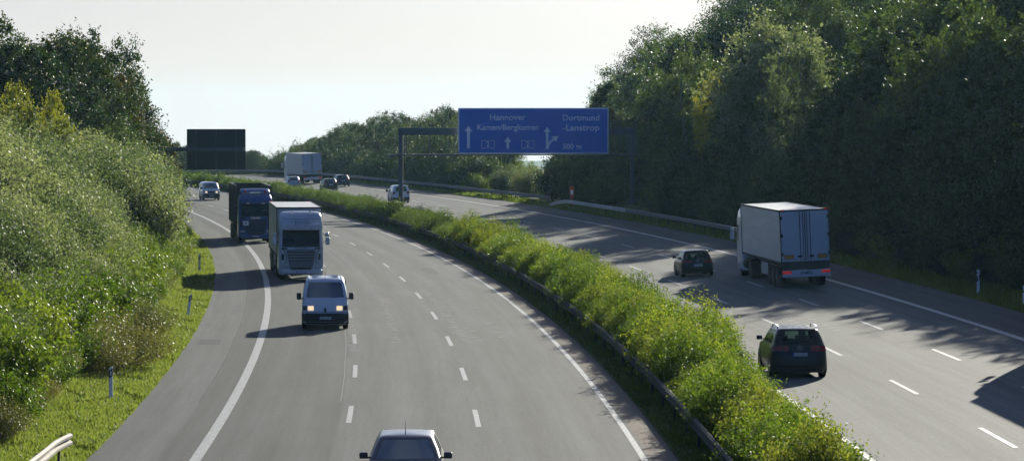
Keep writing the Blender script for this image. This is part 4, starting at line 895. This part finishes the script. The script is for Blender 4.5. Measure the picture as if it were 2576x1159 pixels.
# ---- trucks
def cab(root, paint, y1, tall, d):
    """cab-over tractor front: y1 = front face"""
    w_ = 1.24; zr = 3.78 if tall else 3.55
    lv = [dict(z=.32, yf=y1-.10, yr=y1-2.2, w=w_-.05, r=.14, bow=.10), dict(z=.42, yf=y1, yr=y1-2.2, w=w_, r=.18, bow=.14), dict(z=.85, yf=y1, yr=y1-2.2, w=w_, r=.2, bow=.16),
          dict(z=1.35, yf=y1-.02, yr=y1-2.2, w=w_, r=.2, bow=.16), dict(z=1.85, yf=y1-.06, yr=y1-2.2, w=w_, r=.2, bow=.16), dict(z=1.90, yf=y1-.07, yr=y1-2.2, w=w_, r=.2, bow=.16),
          dict(z=2.35, yf=y1-.16, yr=y1-2.2, w=w_-.01, r=.2, bow=.15), dict(z=2.78, yf=y1-.28, yr=y1-2.2, w=w_-.03, r=.2, bow=.14), dict(z=2.84, yf=y1-.26, yr=y1-2.2, w=w_-.02, r=.2, bow=.14),
          dict(z=3.1, yf=y1-.34, yr=y1-2.2, w=w_-.03, r=.22, bow=.14), dict(z=zr-.25, yf=y1-.52, yr=y1-2.2, w=w_-.07, r=.24, bow=.16), dict(z=zr-.07, yf=y1-.78, yr=y1-2.2, w=w_-.14, r=.24, bow=.16), dict(z=zr, yf=y1-1.1, yr=y1-2.15, w=w_-.25, r=.22, bow=.12, dome=.02)]
    s = Shell(lv); F0, R0, B0, L0 = (SEG[k][0] for k in ('front', 'right', 'rear', 'left')); s.cut(5, 7, F0-0, F0+NF); s.cut(5, 7, R0+1, R0+6); s.cut(5, 7, L0+NS-6, L0+NS-1)
    c = s.body('cab', M[paint], root)
    s.pane('windscreen', 5, 7, F0, F0+NF, M['truckglass'], root); s.pane('side_window', 5, 7, R0+1, R0+6, M['truckglass'], root); s.pane('side_window', 5, 7, L0+NS-6, L0+NS-1, M['truckglass'], root)
    s.pane('lower_windscreen_trim', 4.1, 5.0, F0+.0, F0+NF, M['plastic'], root, .012)
    # sun visor
    mb = MB(); mb.box((0, y1-.10, 2.90), (2.2, .40, .05), (-.25, 0, 0)); mb.box((0, y1+.03, 2.99), (2.26, .05, .22), (-.15, 0, 0)); mb.build('sun_visor', M[paint if tall else 'blue'], root, bevel=.02)
    for x in (-.55, .55): mb = MB(); mb.box((x, y1+.07, 2.86), (.26, .05, .10)); mb.build('marker_lamp', M['head'], root, bevel=.02)
    # grille: frame with slats that narrow downwards
    fr = MB(); fr.add([(-.80, y1+.03, 1.72), (.80, y1+.03, 1.72), (.62, y1+.03, .72), (-.62, y1+.03, .72), (-.80, y1-.12, 1.72), (.80, y1-.12, 1.72), (.62, y1-.12, .72), (-.62, y1-.12, .72)], [(0, 1, 2, 3), (0, 4, 5, 1), (1, 5, 6, 2), (2, 6, 7, 3), (3, 7, 4, 0)])
    g = fr.build('grille', M['plastic'] if paint != 'blue' else M['darkbox'], root)
    sl = MB()
    for i, z in enumerate((1.66, 1.50, 1.34, 1.18, 1.02, .90, .79)):
        hw = .60+.20*(z-.72); sl.box((0, y1+.055, z), (2*hw, .05, .035 if i < 4 else .03))
    sl.build('grille_slat', M[paint], g, bevel=.01)
    for sg in (-1, 1):
        mb = MB(); mb.tube([(sg*1.02, y1+.01, 1.95), (sg*.98, y1+.035, 1.70), (sg*.84, y1+.05, 1.5), (sg*.80, y1+.05, 1.0), (sg*.98, y1+.02, .95)], .022, 6); mb.build('corner_trim', M['greyplastic'] if paint != 'blue' else M['darkbox'], root)
        mb = MB(); mb.box((sg*.93, y1-.015, .82), (.36, .10, .17), (0, 0, -sg*.22)); mb.build('headlight', M['head'], root, bevel=.03)
        mb = MB(); mb.box((sg*1.02, y1-.05, 1.32), (.12, .06, .34), (0, 0, -sg*.3)); mb.build('side_intake', M['plastic'], root, bevel=.02)
        mb = MB(); mb.box((sg*.93, y1-.03, 1.78), (.30, .06, .09), (0, 0, -sg*.2)); mb.build('intake', M['plastic'], root, bevel=.02)
        # mirrors: tall main glass with smaller one above
        mb = MB(); mb.box((sg*1.47, y1-.22, 2.18), (.24, .16, .42)); mb.box((sg*1.45, y1-.22, 2.54), (.22, .16, .22)); mr = mb.build('mirror', M[paint] if paint != 'blue' else M['darkbox'], root, bevel=.05, seg=3)
        mb = MB(); mb.tube([(sg*1.22, y1-.25, 2.62), (sg*1.40, y1-.22, 2.42)], .02, 6); mb.tube([(sg*1.22, y1-.25, 2.1), (sg*1.36, y1-.22, 2.2)], .02, 6); mb.build('mirror_arm', M['plastic'], mr)
    bb = MB(); bb.box((0, y1-.02, .50), (2.30, .20, .28)); bb.build('bumper', M[paint], root, bevel=.06, seg=3)
    bb = MB(); bb.box((0, y1+.075, .66), (1.15, .03, .10)); bb.build('lower_intake', M['plastic'], root, bevel=.02)
    plate(root, y1+.085, .46, '', False)
    text_obj('maker_lettering', 'SCANIA', .17, M['greyink'] if paint != 'blue' else M['chrome'], root, (0, y1+.06, 1.80), (math.pi/2, 0, math.pi), .006, xs=1.15, bold=.004)
    # cab interior
    ib = MB(); [ib.box((x, y1-1.25, 1.95), (.5, .16, .8)) for x in (-.6, .6)]; [ib.box((x, y1-1.28, 2.42), (.28, .1, .2)) for x in (-.6, .6)]; ib.build('seat', M['seat'], root, bevel=.05)
    db = MB(); db.box((0, y1-.5, 1.86), (2.2, .5, .2)); db.build('dashboard', M['seat'], root, bevel=.05)
    cr = MB(); cr.box((0, y1-2.0, 2.3), (2.3, .05, 1.0)); cr.build('curtain', M['seatgrey'], root)
    # steps, tank, chassis
    for sg in (-1, 1):
        mb = MB(); mb.box((sg*1.15, y1-1.0, .62), (.14, 1.0, .50)); mb.build('step_panel', M[paint], root, bevel=.04)
        mb = MB(); mb.tube([(sg*.95, y1-3.4, .72), (sg*.95, y1-2.45, .72)], .30, 14); mb.build('fuel_tank', M['galv'], root, smooth=False)
    mb = MB(); mb.box((0, y1-3.6, .85), (1.0, 5.2, .26)); mb.build('chassis', M['plastic'], root)
    return s
def trailer_wheels(root, ys, x=1.05, r=.52, w_=.36): wheels(root, [(sg*x, y) for y in ys for sg in (-1, 1)], r, w_, M['greyplastic'])
def fender(root, ys):
    for sg in (-1, 1):
        for y in ys: mb = MB(); mb.box((sg*1.03, y, 1.12), (.42, 1.1, .05)); mb.build('mudguard', M['plastic'], root, bevel=.02)
def box_truck(name, label, L_, style, paint='white', top='tall', letter=None, side='tarp'):
    root = empty(name, label, 'truck'); y1 = L_/2
    s = cab(root, paint, y1, True, {})
    yb0, yb1 = -L_/2, y1-2.55; yc, yl = (yb0+yb1)/2, yb1-yb0
    mb = MB(); mb.box((0, yc, 2.64), (2.50, yl, 2.66)); tb = mb.build('trailer_body', M[side], root, bevel=.015)
    mb = MB()
    for z in (1.31, 3.955):
        for sg in (-1, 1): mb.box((sg*1.255, yc, z), (.05, yl+.04, .09))
    for yy in (yb0, yb1):
        for z in (1.31, 3.955): mb.box((0, yy, z), (2.56, .05, .09))
        for sg in (-1, 1): mb.box((sg*1.255, yy, 2.63), (.05, .05, 2.7))
    mb.build('trailer_frame', M['galv'] if style != 'tilt' else M[side], root, bevel=.008)
    # rear doors
    for sg in (-1, 1):
        db = MB(); db.box((sg*.60, yb0-.02, 2.66), (1.17, .05, 2.50)); dr = db.build('rear_door', M['doorwhite'], root, bevel=.012)
        bars = MB()
        for x in (.10, .26) if style != 'tilt' else (.12,): bars.tube([(sg*x, yb0-.075, 1.42), (sg*x, yb0-.075, 3.9)], .017, 6)
        bars.box((sg*.30, yb0-.07, 1.62), (.22, .04, .10)); bars.build('lock_bar', M['galv'], dr)
        hg = MB()
        for z in (1.75, 2.7, 3.6): hg.box((sg*1.20, yb0-.055, z), (.10, .05, .16))
        hg.build('hinge', M['galv'], dr)
        rf = MB(); rf.box((sg*.86, yb0-.055, 1.60), (.46, .02, .17)); rf.build('reflector_board', M['orange'], root)
        rf = MB(); rf.box((sg*.86, yb0-.050, 1.60), (.50, .012, .21)); rf.build('reflector_border', M['plastic'], root)
        tl = MB(); tl.box((sg*1.0, yb0-.07, .82), (.44, .05, .13)); tl.build('tail_light', M['redlit'], root, bevel=.01)
        tl = MB(); tl.box((sg*1.12, yb0-.03, 4.0), (.16, .06, .05)); tl.build('top_marker_lamp', M['redlit'], root)
    g = MB(); g.box((0, yb0-.055, 2.66), (.035, .03, 2.5)); g.build('door_gap', M['plastic'], root)
    bp = MB(); bp.box((0, yb0-.03, .80), (2.44, .06, .26)); bp.box((0, yb0-.03, .62), (2.44, .08, .10)); bp.build('rear_bumper', M['doorwhite'], root, bevel=.012)
    bp = MB(); bp.box((0, yb0+.02, 1.12), (2.4, .1, .30)); bp.build('rear_frame', M['plastic'], root)
    if letter:
        text_obj('trailer_lettering', letter, .15, M['ink'], root, (0, yb0-.066, .76), (math.pi/2, 0, 0), .003, xs=1.0, bold=.004)
        b = MB(); b.box((0, yb0-.068, .88), (.52, .015, .10)); b.build('licence_plate', M['plate'], root)
    ch = MB(); ch.box((-.45, yc-.2, 1.10), (.14, yl-1, .3)); ch.box((.45, yc-.2, 1.10), (.14, yl-1, .3)); ch.build('trailer_chassis', M['plastic'], root)
    ys = [yb0+x for x in (2.0, 3.31, 4.62)] if L_ > 14 else [yb0+2.0, yb0+3.2]
    trailer_wheels(root, ys); fender(root, ys)
    trailer_wheels(root, (y1-1.45,), 1.02); wheels(root, [(sg*.98, y1-5.1) for sg in (-1, 1)], .52, .52, M['greyplastic'])
    for sg in (-1, 1):
        mb = MB(); mb.box((sg*1.13, yb0+6.6, .78), (.06, 2.2, .62)); mb.build('pallet_box', M['tarpgrey'], root, bevel=.02)
        mb = MB(); mb.box((sg*1.1, y1-4.9, 1.02), (.3, 1.2, .05)); mb.build('mudguard', M['plastic'], root)
        mb = MB(); mb.tube([(sg*1.10, yb0+5.5, .9), (sg*1.10, yb0+5.5, 1.2)], .05, 6); mb.build('landing_leg', M['plastic'], root)
    if style == 'reefer_front':
        # raised roof spoiler of the cab with horns and lettering
        mb = MB(); mb.box((0, y1-.33, 3.24), (1.75, .02, .22), (-.25, 0, 0)); 
        for x in (-.5, .5):
            h = MB(); h.lathe([(-.16, .03), (.0, .035), (.10, .085), (.11, .085)], (0, 0, 0), 'Y', 14); o = h.build('air_horn', M['chrome'], root); o.location = (x, y1-.62, 3.74)
        t = text_obj('cab_lettering', ':: KÖGEL', .24, M['greyink'], root, (0, y1-.345, 3.20), (math.pi/2+.22, 0, math.pi), .004, xs=1.15)
        ln = MB(); ln.box((0, y1-.40, 3.40), (2.0, .02, .018)); ln.build('roof_seam', M['plastic'], root)
    return root
def tipper_truck(label):
    root = empty('tipper_truck', label, 'truck'); L_ = 13.5; y1 = L_/2; cab(root, 'blue', y1, False, {})
    # blue roof deflector and light bar
    lv = [dict(z=3.45, yf=y1-.75, yr=y1-2.3, w=1.10, r=.2, bow=.12), dict(z=3.7, yf=y1-1.0, yr=y1-2.3, w=1.08, r=.2, bow=.12), dict(z=3.88, yf=y1-1.4, yr=y1-2.25, w=1.0, r=.2, bow=.1, dome=.01)]
    Shell(lv).body('roof_deflector', M['blue'], root)
    mb = MB(); mb.box((0, y1-.62, 3.62), (.75, .10, .07)); mb.tube([(-.95, y1-.65, 3.56), (.95, y1-.65, 3.56)], .022, 6); mb.build('light_bar', M['chrome'], root, bevel=.01)
    for x in (-.72, .72):
        mb = MB(); mb.lathe([(0, .09), (.04, .09), (.05, .07), (.17, .065), (.21, .03)], (0, 0, 0), 'Z', 14); o = mb.build('beacon', M['red'], root); o.location = (x, y1-.65, 3.58)
    yb0, yb1 = -L_/2, y1-2.6; yl = yb1-yb0; yc = (yb0+yb1)/2
    mb = MB()       # open tub: outer walls, inner walls, floor
    o4 = [(-1.27, yb0), (1.27, yb0), (1.27, yb1), (-1.27, yb1)]; i4 = [(-1.19, yb0+.08), (1.19, yb0+.08), (1.19, yb1-.08), (-1.19, yb1-.08)]
    V = [(x, y, 1.25) for x, y in o4]+[(x, y, 4.0) for x, y in o4]+[(x, y, 4.0) for x, y in i4]+[(x, y, 1.5) for x, y in i4]
    F = [(0, 1, 2, 3)]
    for a in range(4):
        b = (a+1) % 4; F += [(a, b, 4+b, 4+a), (4+a, 4+b, 8+b, 8+a), (8+a, 8+b, 12+b, 12+a)]
    F.append((12, 13, 14, 15)); mb.add(V, F); mb.build('tipper_body', M['darkbox'], root)
    rb = MB()
    for k in range(9):
        y = yb0+.3+k*(yl-.6)/8
        for sg in (-1, 1): rb.box((sg*1.295, y, 2.6), (.05, .10, 2.6))
    for sg in (-1, 1): rb.box((sg*1.24, yc, 4.03), (.14, yl+.04, .08))
    rb.box((0, yb1, 4.03), (2.6, .12, .08)); rb.box((0, yb0, 4.03), (2.6, .12, .08)); rb.build('body_rib', M['darkbox'], root)
    fr = MB(); fr.box((1.24, yc, 4.085), (.10, yl, .03)); fr.build('top_rail', M['galv'], root)
    for dy in (0, .45):
        hk = MB(); hk.tube([(1.32, yb1-.3-dy*2, 3.9), (1.36, yb1-.3-dy*2, 4.12), (1.50, yb1-.3-dy*2, 4.2)], .05, 8); hk.tube([(1.30, yb1-.5-dy*2, 3.95), (1.45, yb1-.3-dy*2, 4.12)], .03, 6); hk.build('cover_hook', M['chrome'], root)
    ch = MB(); ch.box((0, yc, 1.08), (1.0, yl-.6, .3)); ch.build('trailer_chassis', M['plastic'], root)
    ys = [yb0+1.2, yb0+2.5, yb0+3.8]; trailer_wheels(root, ys); fender(root, ys); trailer_wheels(root, (y1-1.45,), 1.02); wheels(root, [(sg*.98, y1-4.9) for sg in (-1, 1)], .52, .52, M['greyplastic'])
    sg_ = MB(); sg_.box((.72, y1+.10, 1.42), (.40, .02, .32)); b = sg_.build('letter_board', M['signwhite'], root)
    text_obj('letter_board_lettering', 'A', .30, M['ink'], b, (.72, y1+.113, 1.42), (math.pi/2, 0, math.pi), .002, bold=.004)
    return root
def place(root, u, v, L_, away, lat=0, front_near=None, yaw=0):
    """near end of the vehicle stands on the road at the spot seen at (u, v)"""
    o_, s_ = hit(u, v); s_ += L_/2; o_ += lat; x, y, z = W(o_, s_); th = s_/RR
    roll = -.045*(o_ > 12)*(1 if away else -1)
    pitch = math.atan(float(zt(o_, s_+1)-zt(o_, s_-1))/2)*(1 if away else -1)
    root.location = (x, y, z+.006); root.rotation_euler = (pitch, roll, th+yaw+(0 if away else math.pi)); bpy.context.view_layer.update(); return o_, s_
# ---------------------------------------------------------------- traffic
v = make_van('van', 'white panel van with lit headlamps and black bumper in front of the white box truck', VAN['big'], 'vanwhite'); place(v, 817, 830, 4.85, False)
driver('person', 'driver in a white shirt at the wheel of the white van with black bumper', v, (-.5, .42, .95), 'shirt')
v = make_van('van', 'small distant white van with both headlamps lit, behind the blue truck', VAN['mid'], 'vanwhite'); place(v, 532, 504, 4.9, False)
v = make_van('van', 'white van with rear door windows, half hidden behind the left gantry post', VAN['small'], 'vanwhite'); place(v, 1010, 511, 4.3, True)
c = make_car('car', 'dark blue car with roof antenna, cut off by the bottom edge', CAR['mpv'], 'navy'); place(c, 1018, 1278, 4.25, False)
driver('person', 'driver seen dimly through the windscreen of the dark blue car at the bottom', c, (-.37, .02, .55), 'shirtdark', .95)
c = make_car('car', 'black hatchback seen from behind, left of the white box truck on the right', CAR['golf'], 'black'); place(c, 1757, 697, 4.15, True)
c = make_car('car', 'black off-roader with silver roof rails, partly behind the hedge', CAR['suv'], 'black'); place(c, 2013, 953, 4.75, True)
c = make_car('car', 'small silver hatchback, only its top showing over the hedge by the far truck', CAR['hatch'], 'silver'); place(c, 741, 474, 4.0, True)
c = make_car('car', 'dark hatchback with tall red tail lights, nearest of the three far cars', CAR['hatch'], 'black'); place(c, 833, 481, 4.0, True)
c = make_car('car', 'dark estate car next to the guard rail, right of the dark hatchback', CAR['wagon'], 'navy'); place(c, 864, 470, 4.5, True)
for o in c.children:
    if o.name.startswith('tail_light'): o['label'] = 'narrow red tail light'
t = box_truck('box_truck', 'white truck with slatted grille and lettered roof, between blue truck and white van', 16.5, 'reefer_front', 'white', letter=None); place(t, 750, 706, 16.5, False, yaw=.016)
t = tipper_truck('blue truck with two red beacons and a dark open tipper body'); place(t, 640, 611, 13.5, False, yaw=.01)
t = box_truck('box_truck', 'white box truck with yellow reflector boards, driving away on the right', 16.5, 'box', 'white', letter='SCHMITZ'); place(t, 2030, 724, 16.5, True, yaw=0)
t = box_truck('box_truck', 'distant pale truck with grey-blue rear doors, behind the hedge left of the gantry', 15.0, 'tilt', 'white', side='tarpgrey'); place(t, 787, 463, 15.0, True)
t = box_truck('box_truck', 'white truck just outside the right edge, only its mirror and its shadow in view', 16.5, 'box', 'white'); o_, s_ = os_of(18.9+1.3, 118); x, y, z = W(o_, 118-50-8.3+0.0); th = (s_-8.3)/RR
x, y, z = W(o_, s_-2.0); t.location = (x, y, z); t.rotation_euler = (0, -.045, th); 
# ---------------------------------------------------------------- gantries and signs
def steel_box(mb, a, b, w_, h_):
    a, b = Vector(a), Vector(b); d = b-a; mb.box((a+b)/2, (d.length, w_, h_), (0, -math.asin(max(-1, min(1, d.z/d.length))), math.atan2(d.y, d.x)))
GD = 318.0
def gp(u, v): return Vector(ray(u, v, GD))
xl, xr = gp(1008, 400).x, gp(1590, 400).x
oL, sL = os_of(xl, GD); oR, sR = os_of(xr, GD); zl, zr_ = float(zt(oL, sL)), float(zt(oR, sR))
root = empty('sign_gantry', 'dark grey steel gantry spanning the right carriageway and carrying the blue sign', 'gantry', None, (xl, GD, zl))
inv = Matrix.Translation((-xl, -GD, -zl))
def gb(mb, name, m, parent=root, bevel=.02):
    o = mb.build(name, m, parent, bevel=bevel); o.matrix_parent_inverse = inv if parent is root else Matrix(); return o
for x, z0, u in ((xl, zl-.2, 1008), (xr, zr_-.3, 1590)):
    mb = MB(); zt_ = gp(u, 322 if u == 1008 else 322).z; wp = .40 if u == 1008 else .38; mb.box((x, GD, (z0+zt_)/2), (wp, .55, zt_-z0)); gb(mb, 'post', M['steel'])
    mb = MB(); mb.box((x, GD, z0+.42), (.9, .9, .35)); gb(mb, 'foot', M['greyplastic'])
zb0, zb1 = gp(0, 340).z, gp(0, 322).z
mb = MB(); mb.box(((xl+xr)/2, GD, (zb0+zb1)/2), (xr-xl+.44, .6, zb1-zb0)); gb(mb, 'crossbeam', M['steel'])
mb = MB(); zw = gp(0, 389).z; mb.box(((xl+xr)/2-.2, GD-.9, zw), (xr-xl+1.9, 1.0, .12)); gb(mb, 'walkway', M['steel'])
mb = MB(); n_ = 9
for k in range(n_+1):
    x = xl+.4+(xr-xl-.8)*k/n_; mb.box((x, GD-.35, zw+.02), (.10, 1.3, .10)); mb.box((x, GD-.42, (zw+zb0)/2), (.08, .08, zb0-zw))
gb(mb, 'walkway_bracket', M['steel'])
mb = MB(); zh = gp(0, 290).z
for zz in (zh, (zh+zb1)/2): mb.tube([(gp(1530, 0).x, GD-1.3, zz), (xr+.4, GD-1.3, zz)], .03, 6)
for k in range(4): x = gp(1535, 0).x+k*(xr-gp(1535, 0).x+.3)/3; mb.tube([(x, GD-1.3, zw), (x, GD-1.3, zh)], .03, 6)
gb(mb, 'handrail', M['steel'])
# the blue sign
SD = GD-1.0
def sp(u, v, dy=0): p = Vector(ray(u, v, SD)); p.y = SD-dy; return p
a, b = sp(1152, 272), sp(1530, 387); cx, cz, sw_, sh_ = (a.x+b.x)/2, (a.z+b.z)/2, b.x-a.x, a.z-b.z
rt = empty('direction_sign', 'large blue direction sign with white arrows reading Hannover and Dortmund', 'road sign', None, (cx, SD, cz)); pix = sw_/378.0
rt.rotation_euler = (0, 0, math.radians(-1.0))
def LX(u): return (u-1341)*pix
def LZ(v): return (329.5-v)*pix
mb = MB(); mb.box((0, 0, 0), (sw_, .10, sh_)); pb = mb.build('panel', M['signwhite'], rt, bevel=.05)
mb = MB(); mb.box((0, -.055, 0), (sw_-.22, .012, sh_-.22)); mb.build('blue_face', M['signblue'], rt)
mb = MB()
for x in (-5, -2.5, 0, 2.5, 5): mb.box((x, .15, 0), (.1, .2, sh_-.4))
mb.build('back_rib', M['steel'], rt)
RX = (math.pi/2, 0, 0)
def sign_text(t, u0, u1, v, hcap):
    o = text_obj('lettering', t, hcap/.70*pix, M['signwhite'], rt, (0, -.064, 0), RX, .003, bold=.010)
    xs = [p.co.x for p in o.data.vertices]; w0 = max(xs)-min(xs); k = (u1-u0)*pix/w0; o.scale = (k, 1, 1); o.location = (LX((u0+u1)/2)-k*(max(xs)+min(xs))/2, -.064, LZ(v)); return o
sign_text('Hannover', 1232, 1322, 296, 15); sign_text('Kamen/Bergkamen', 1200, 1355, 321, 14); sign_text('Dortmund', 1415, 1507, 297, 15); sign_text('-Lanstrop', 1415, 1507, 322, 15); sign_text('500 m', 1415, 1462, 369, 13)
def poly(name, pts, parent=rt, y=-.064, m='signwhite'):
    V = [(LX(u), y-.003, LZ(v)) for u, v in pts]+[(LX(u), y+.003, LZ(v)) for u, v in pts]; n = len(pts); F = [tuple(range(n)), tuple(range(2*n-1, n-1, -1))]+[(i, (i+1) % n, n+(i+1) % n, n+i) for i in range(n)]
    return meshobj(name, V, F, M[m], parent)
poly('arrow', [(1174.6, 373), (1174.6, 330), (1168.5, 331), (1178, 317), (1187.5, 331), (1181.4, 330), (1181.4, 373)])
poly('arrow', [(1273.6, 374), (1273.6, 357), (1267.5, 358), (1277, 344), (1286.5, 358), (1280.4, 357), (1280.4, 374)])
poly('arrow', [(1372.6, 375), (1372.6, 332), (1366.5, 333), (1376, 319), (1385.5, 333), (1379.4, 332), (1379.4, 358), (1384, 353), (1390, 349.5), (1387, 344), (1404.5, 342), (1398, 357.5), (1394.3, 353), (1387, 358), (1381.5, 366), (1380, 375)])
for u in (1227, 1327):
    d_ = MB()
    def fr(pts, w_=.9):
        for i in range(len(pts)):
            p, q = pts[i], pts[(i+1) % len(pts)]; dx, dz = q[0]-p[0], q[1]-p[1]; l = math.hypot(dx, dz); nx, nz_ = -dz/l*w_/2, dx/l*w_/2
            V = []
            for yy in (-.067, -.058):
                for (a_, b_) in ((p[0]+nx, p[1]+nz_), (q[0]+nx, q[1]+nz_), (q[0]-nx, q[1]-nz_), (p[0]-nx, p[1]-nz_)): V.append((LX(a_), yy, LZ(b_)))
            d_.add(V, [(0, 1, 2, 3), (7, 6, 5, 4), (0, 4, 5, 1), (2, 6, 7, 3)])
    fr([(u-15.5, 353), (u-8, 354.6), (u+8, 354.6), (u+15.5, 353), (u+15.5, 374), (u+8, 372.4), (u-8, 372.4), (u-15.5, 374)]); d_.build('route_shield', M['signwhite'], rt)
    sign_text('2', u-3.6, u+3.6, 363.5, 12)
# back of the sign over the approaching lanes
BD = 282.0
def bp_(u, v): return Vector(ray(u, v, BD))
a, b = bp_(469, 325), bp_(617, 427); cx, cz, w2, h2 = (a.x+b.x)/2, (a.z+b.z)/2, b.x-a.x, a.z-b.z
xp = bp_(372, 0).x; op_, sp_ = os_of(xp, BD); zp = float(zt(op_, sp_))
rb_ = empty('cantilever_post', 'dark steel arm reaching out of the left bushes behind the dark sign back', 'gantry', None, (xp, BD, zp)); inv2 = Matrix.Translation((-xp, -BD, -zp))
za = bp_(0, 376).z
mb = MB(); mb.box((xp, BD, (zp-.2+za)/2), (.4, .4, za-zp+.2)); o = mb.build('post', M['steel'], rb_, bevel=.02); o.matrix_parent_inverse = inv2
mb = MB(); mb.box(((xp+b.x)/2-.1, BD, za), (b.x-xp, .32, .30)); o = mb.build('arm', M['steel'], rb_, bevel=.02); o.matrix_parent_inverse = inv2
rt2 = empty('direction_sign', 'dark unlit back of a large road sign above the left hard shoulder', 'road sign', None, (cx, BD+.35, cz))
mb = MB(); mb.box((0, 0, 0), (w2, .08, h2)); mb.build('panel', M['signback'], rt2, bevel=.03)
mb = MB()
for z in (-.40, -.22, -.02, .26, .38): mb.box((0, -.065, z*h2), (w2-.12, .05, .05))
mb.build('stiffener', M['signback'], rt2)
for x in (-.34, 0, .34): mb = MB(); mb.box((x*w2, -.10, 0), (.07, .10, h2-.15)); mb.build('back_rib', M['steel'], rt2)
# ---------------------------------------------------------------- marker posts and call box
def marker_post(u, v, label, tilt=(0, 0), scale=1.0, refl=False):
    o_, s_ = hit(u, v); x, y, z = W(o_, s_); root = empty('marker_post', label, 'marker post', None, (x, y, z-.03)); root.rotation_euler = (tilt[0], tilt[1], s_/RR); root.scale = (scale,)*3
    mb = MB(); w_, d_ = .06, .05; mb.add([(-w_, -d_, 0), (w_, -d_, 0), (w_, d_, 0), (-w_, d_, 0), (-w_, -d_, 1.0), (w_, -d_, 1.05), (w_, d_, 1.05), (-w_, d_, 1.0)], [(0, 1, 5, 4), (1, 2, 6, 5), (2, 3, 7, 6), (3, 0, 4, 7), (4, 5, 6, 7), (3, 2, 1, 0)]); mb.build('post', M['signwhite'], root, bevel=.012)
    mb = MB(); e = .003; mb.add([(-w_-e, -d_-e, .66), (w_+e, -d_-e, .74), (w_+e, d_+e, .74), (-w_-e, d_+e, .66), (-w_-e, -d_-e, .92), (w_+e, -d_-e, .98), (w_+e, d_+e, .98), (-w_-e, d_+e, .92)], [(0, 1, 5, 4), (1, 2, 6, 5), (2, 3, 7, 6), (3, 0, 4, 7), (4, 5, 6, 7), (3, 2, 1, 0)]); bd = mb.build('black_band', M['ink'], root)
    mb = MB(); mb.box((0, -d_-.006, .83), (.045, .008, .16)); mb.build('reflector', M['signwhite'], bd)
    if refl: mb = MB(); mb.lathe([(-.01, .085), (.01, .085)], (0, 0, 0), 'Y', 16); o = mb.build('round_reflector', M['signwhite'], root); o.location = (0, 0, 1.14)
marker_post(501, 681, 'marker post farthest up the left grass strip, near the blue truck')
marker_post(471, 794, 'leaning marker post in the middle of the left grass strip, level with the white van', (0, .14))
marker_post(277, 1001, 'marker post on the left grass above the guard rail end at bottom left')
marker_post(2461, 741, 'marker post with round reflector on the shaded right verge, right of the box truck', refl=True)
marker_post(1718, 560, 'pale marker post behind the right guard rail, left of the white box truck', scale=.9)
marker_post(1080, 468, 'tiny marker post behind the far guard rail, right of the left gantry post')
o_, s_ = os_of(*ray(1438, 512, 323)[:2]); x, y, z = W(o_, s_); cbx = empty('call_box', 'orange-red roadside box on a post between the pale bush and the guard rail gap', 'call box', None, (x, y, z)); ht = CAMZ-(470-VH)/FPX*y-z
mb = MB(); mb.box((0, 0, ht-.50), (.42, .30, .95)); mb.build('box', M['orangebox'], cbx, bevel=.03)
mb = MB(); mb.box((0, 0, ht-.02), (.50, .38, .10)); mb.build('cap', M['orangebox'], cbx, bevel=.02)
mb = MB(); mb.box((0, -.158, ht-.50), (.24, .012, .42)); mb.build('panel', M['signwhite'], cbx)
mb = MB(); mb.tube([(0, 0, -.1), (0, 0, ht-.9)], .09, 8); mb.build('post', M['orangebox'], cbx)
# ---------------------------------------------------------------- haze
hv = bpy.data.materials.new('haze'); hv.use_nodes = True; n = hv.node_tree; n.nodes.clear(); pv = n.nodes.new('ShaderNodeVolumePrincipled'); mo = n.nodes.new('ShaderNodeOutputMaterial')
pv.inputs['Color'].default_value = (.42, .74, 1, 1); pv.inputs['Density'].default_value = HAZE; pv.inputs['Anisotropy'].default_value = .5; n.links.new(pv.outputs[0], mo.inputs['Volume'])
mb = MB(); mb.box((0, 2700, -40), (12000, 6000, 190)); 
if HAZE > 0: hz_ = mb.build('haze', hv); hz_['kind'] = 'stuff'
for o in S.objects:
    if o.get('label') and len(o['label'].replace('-', ' ').split()) > 16: print('LONG', o.name, o['label'])
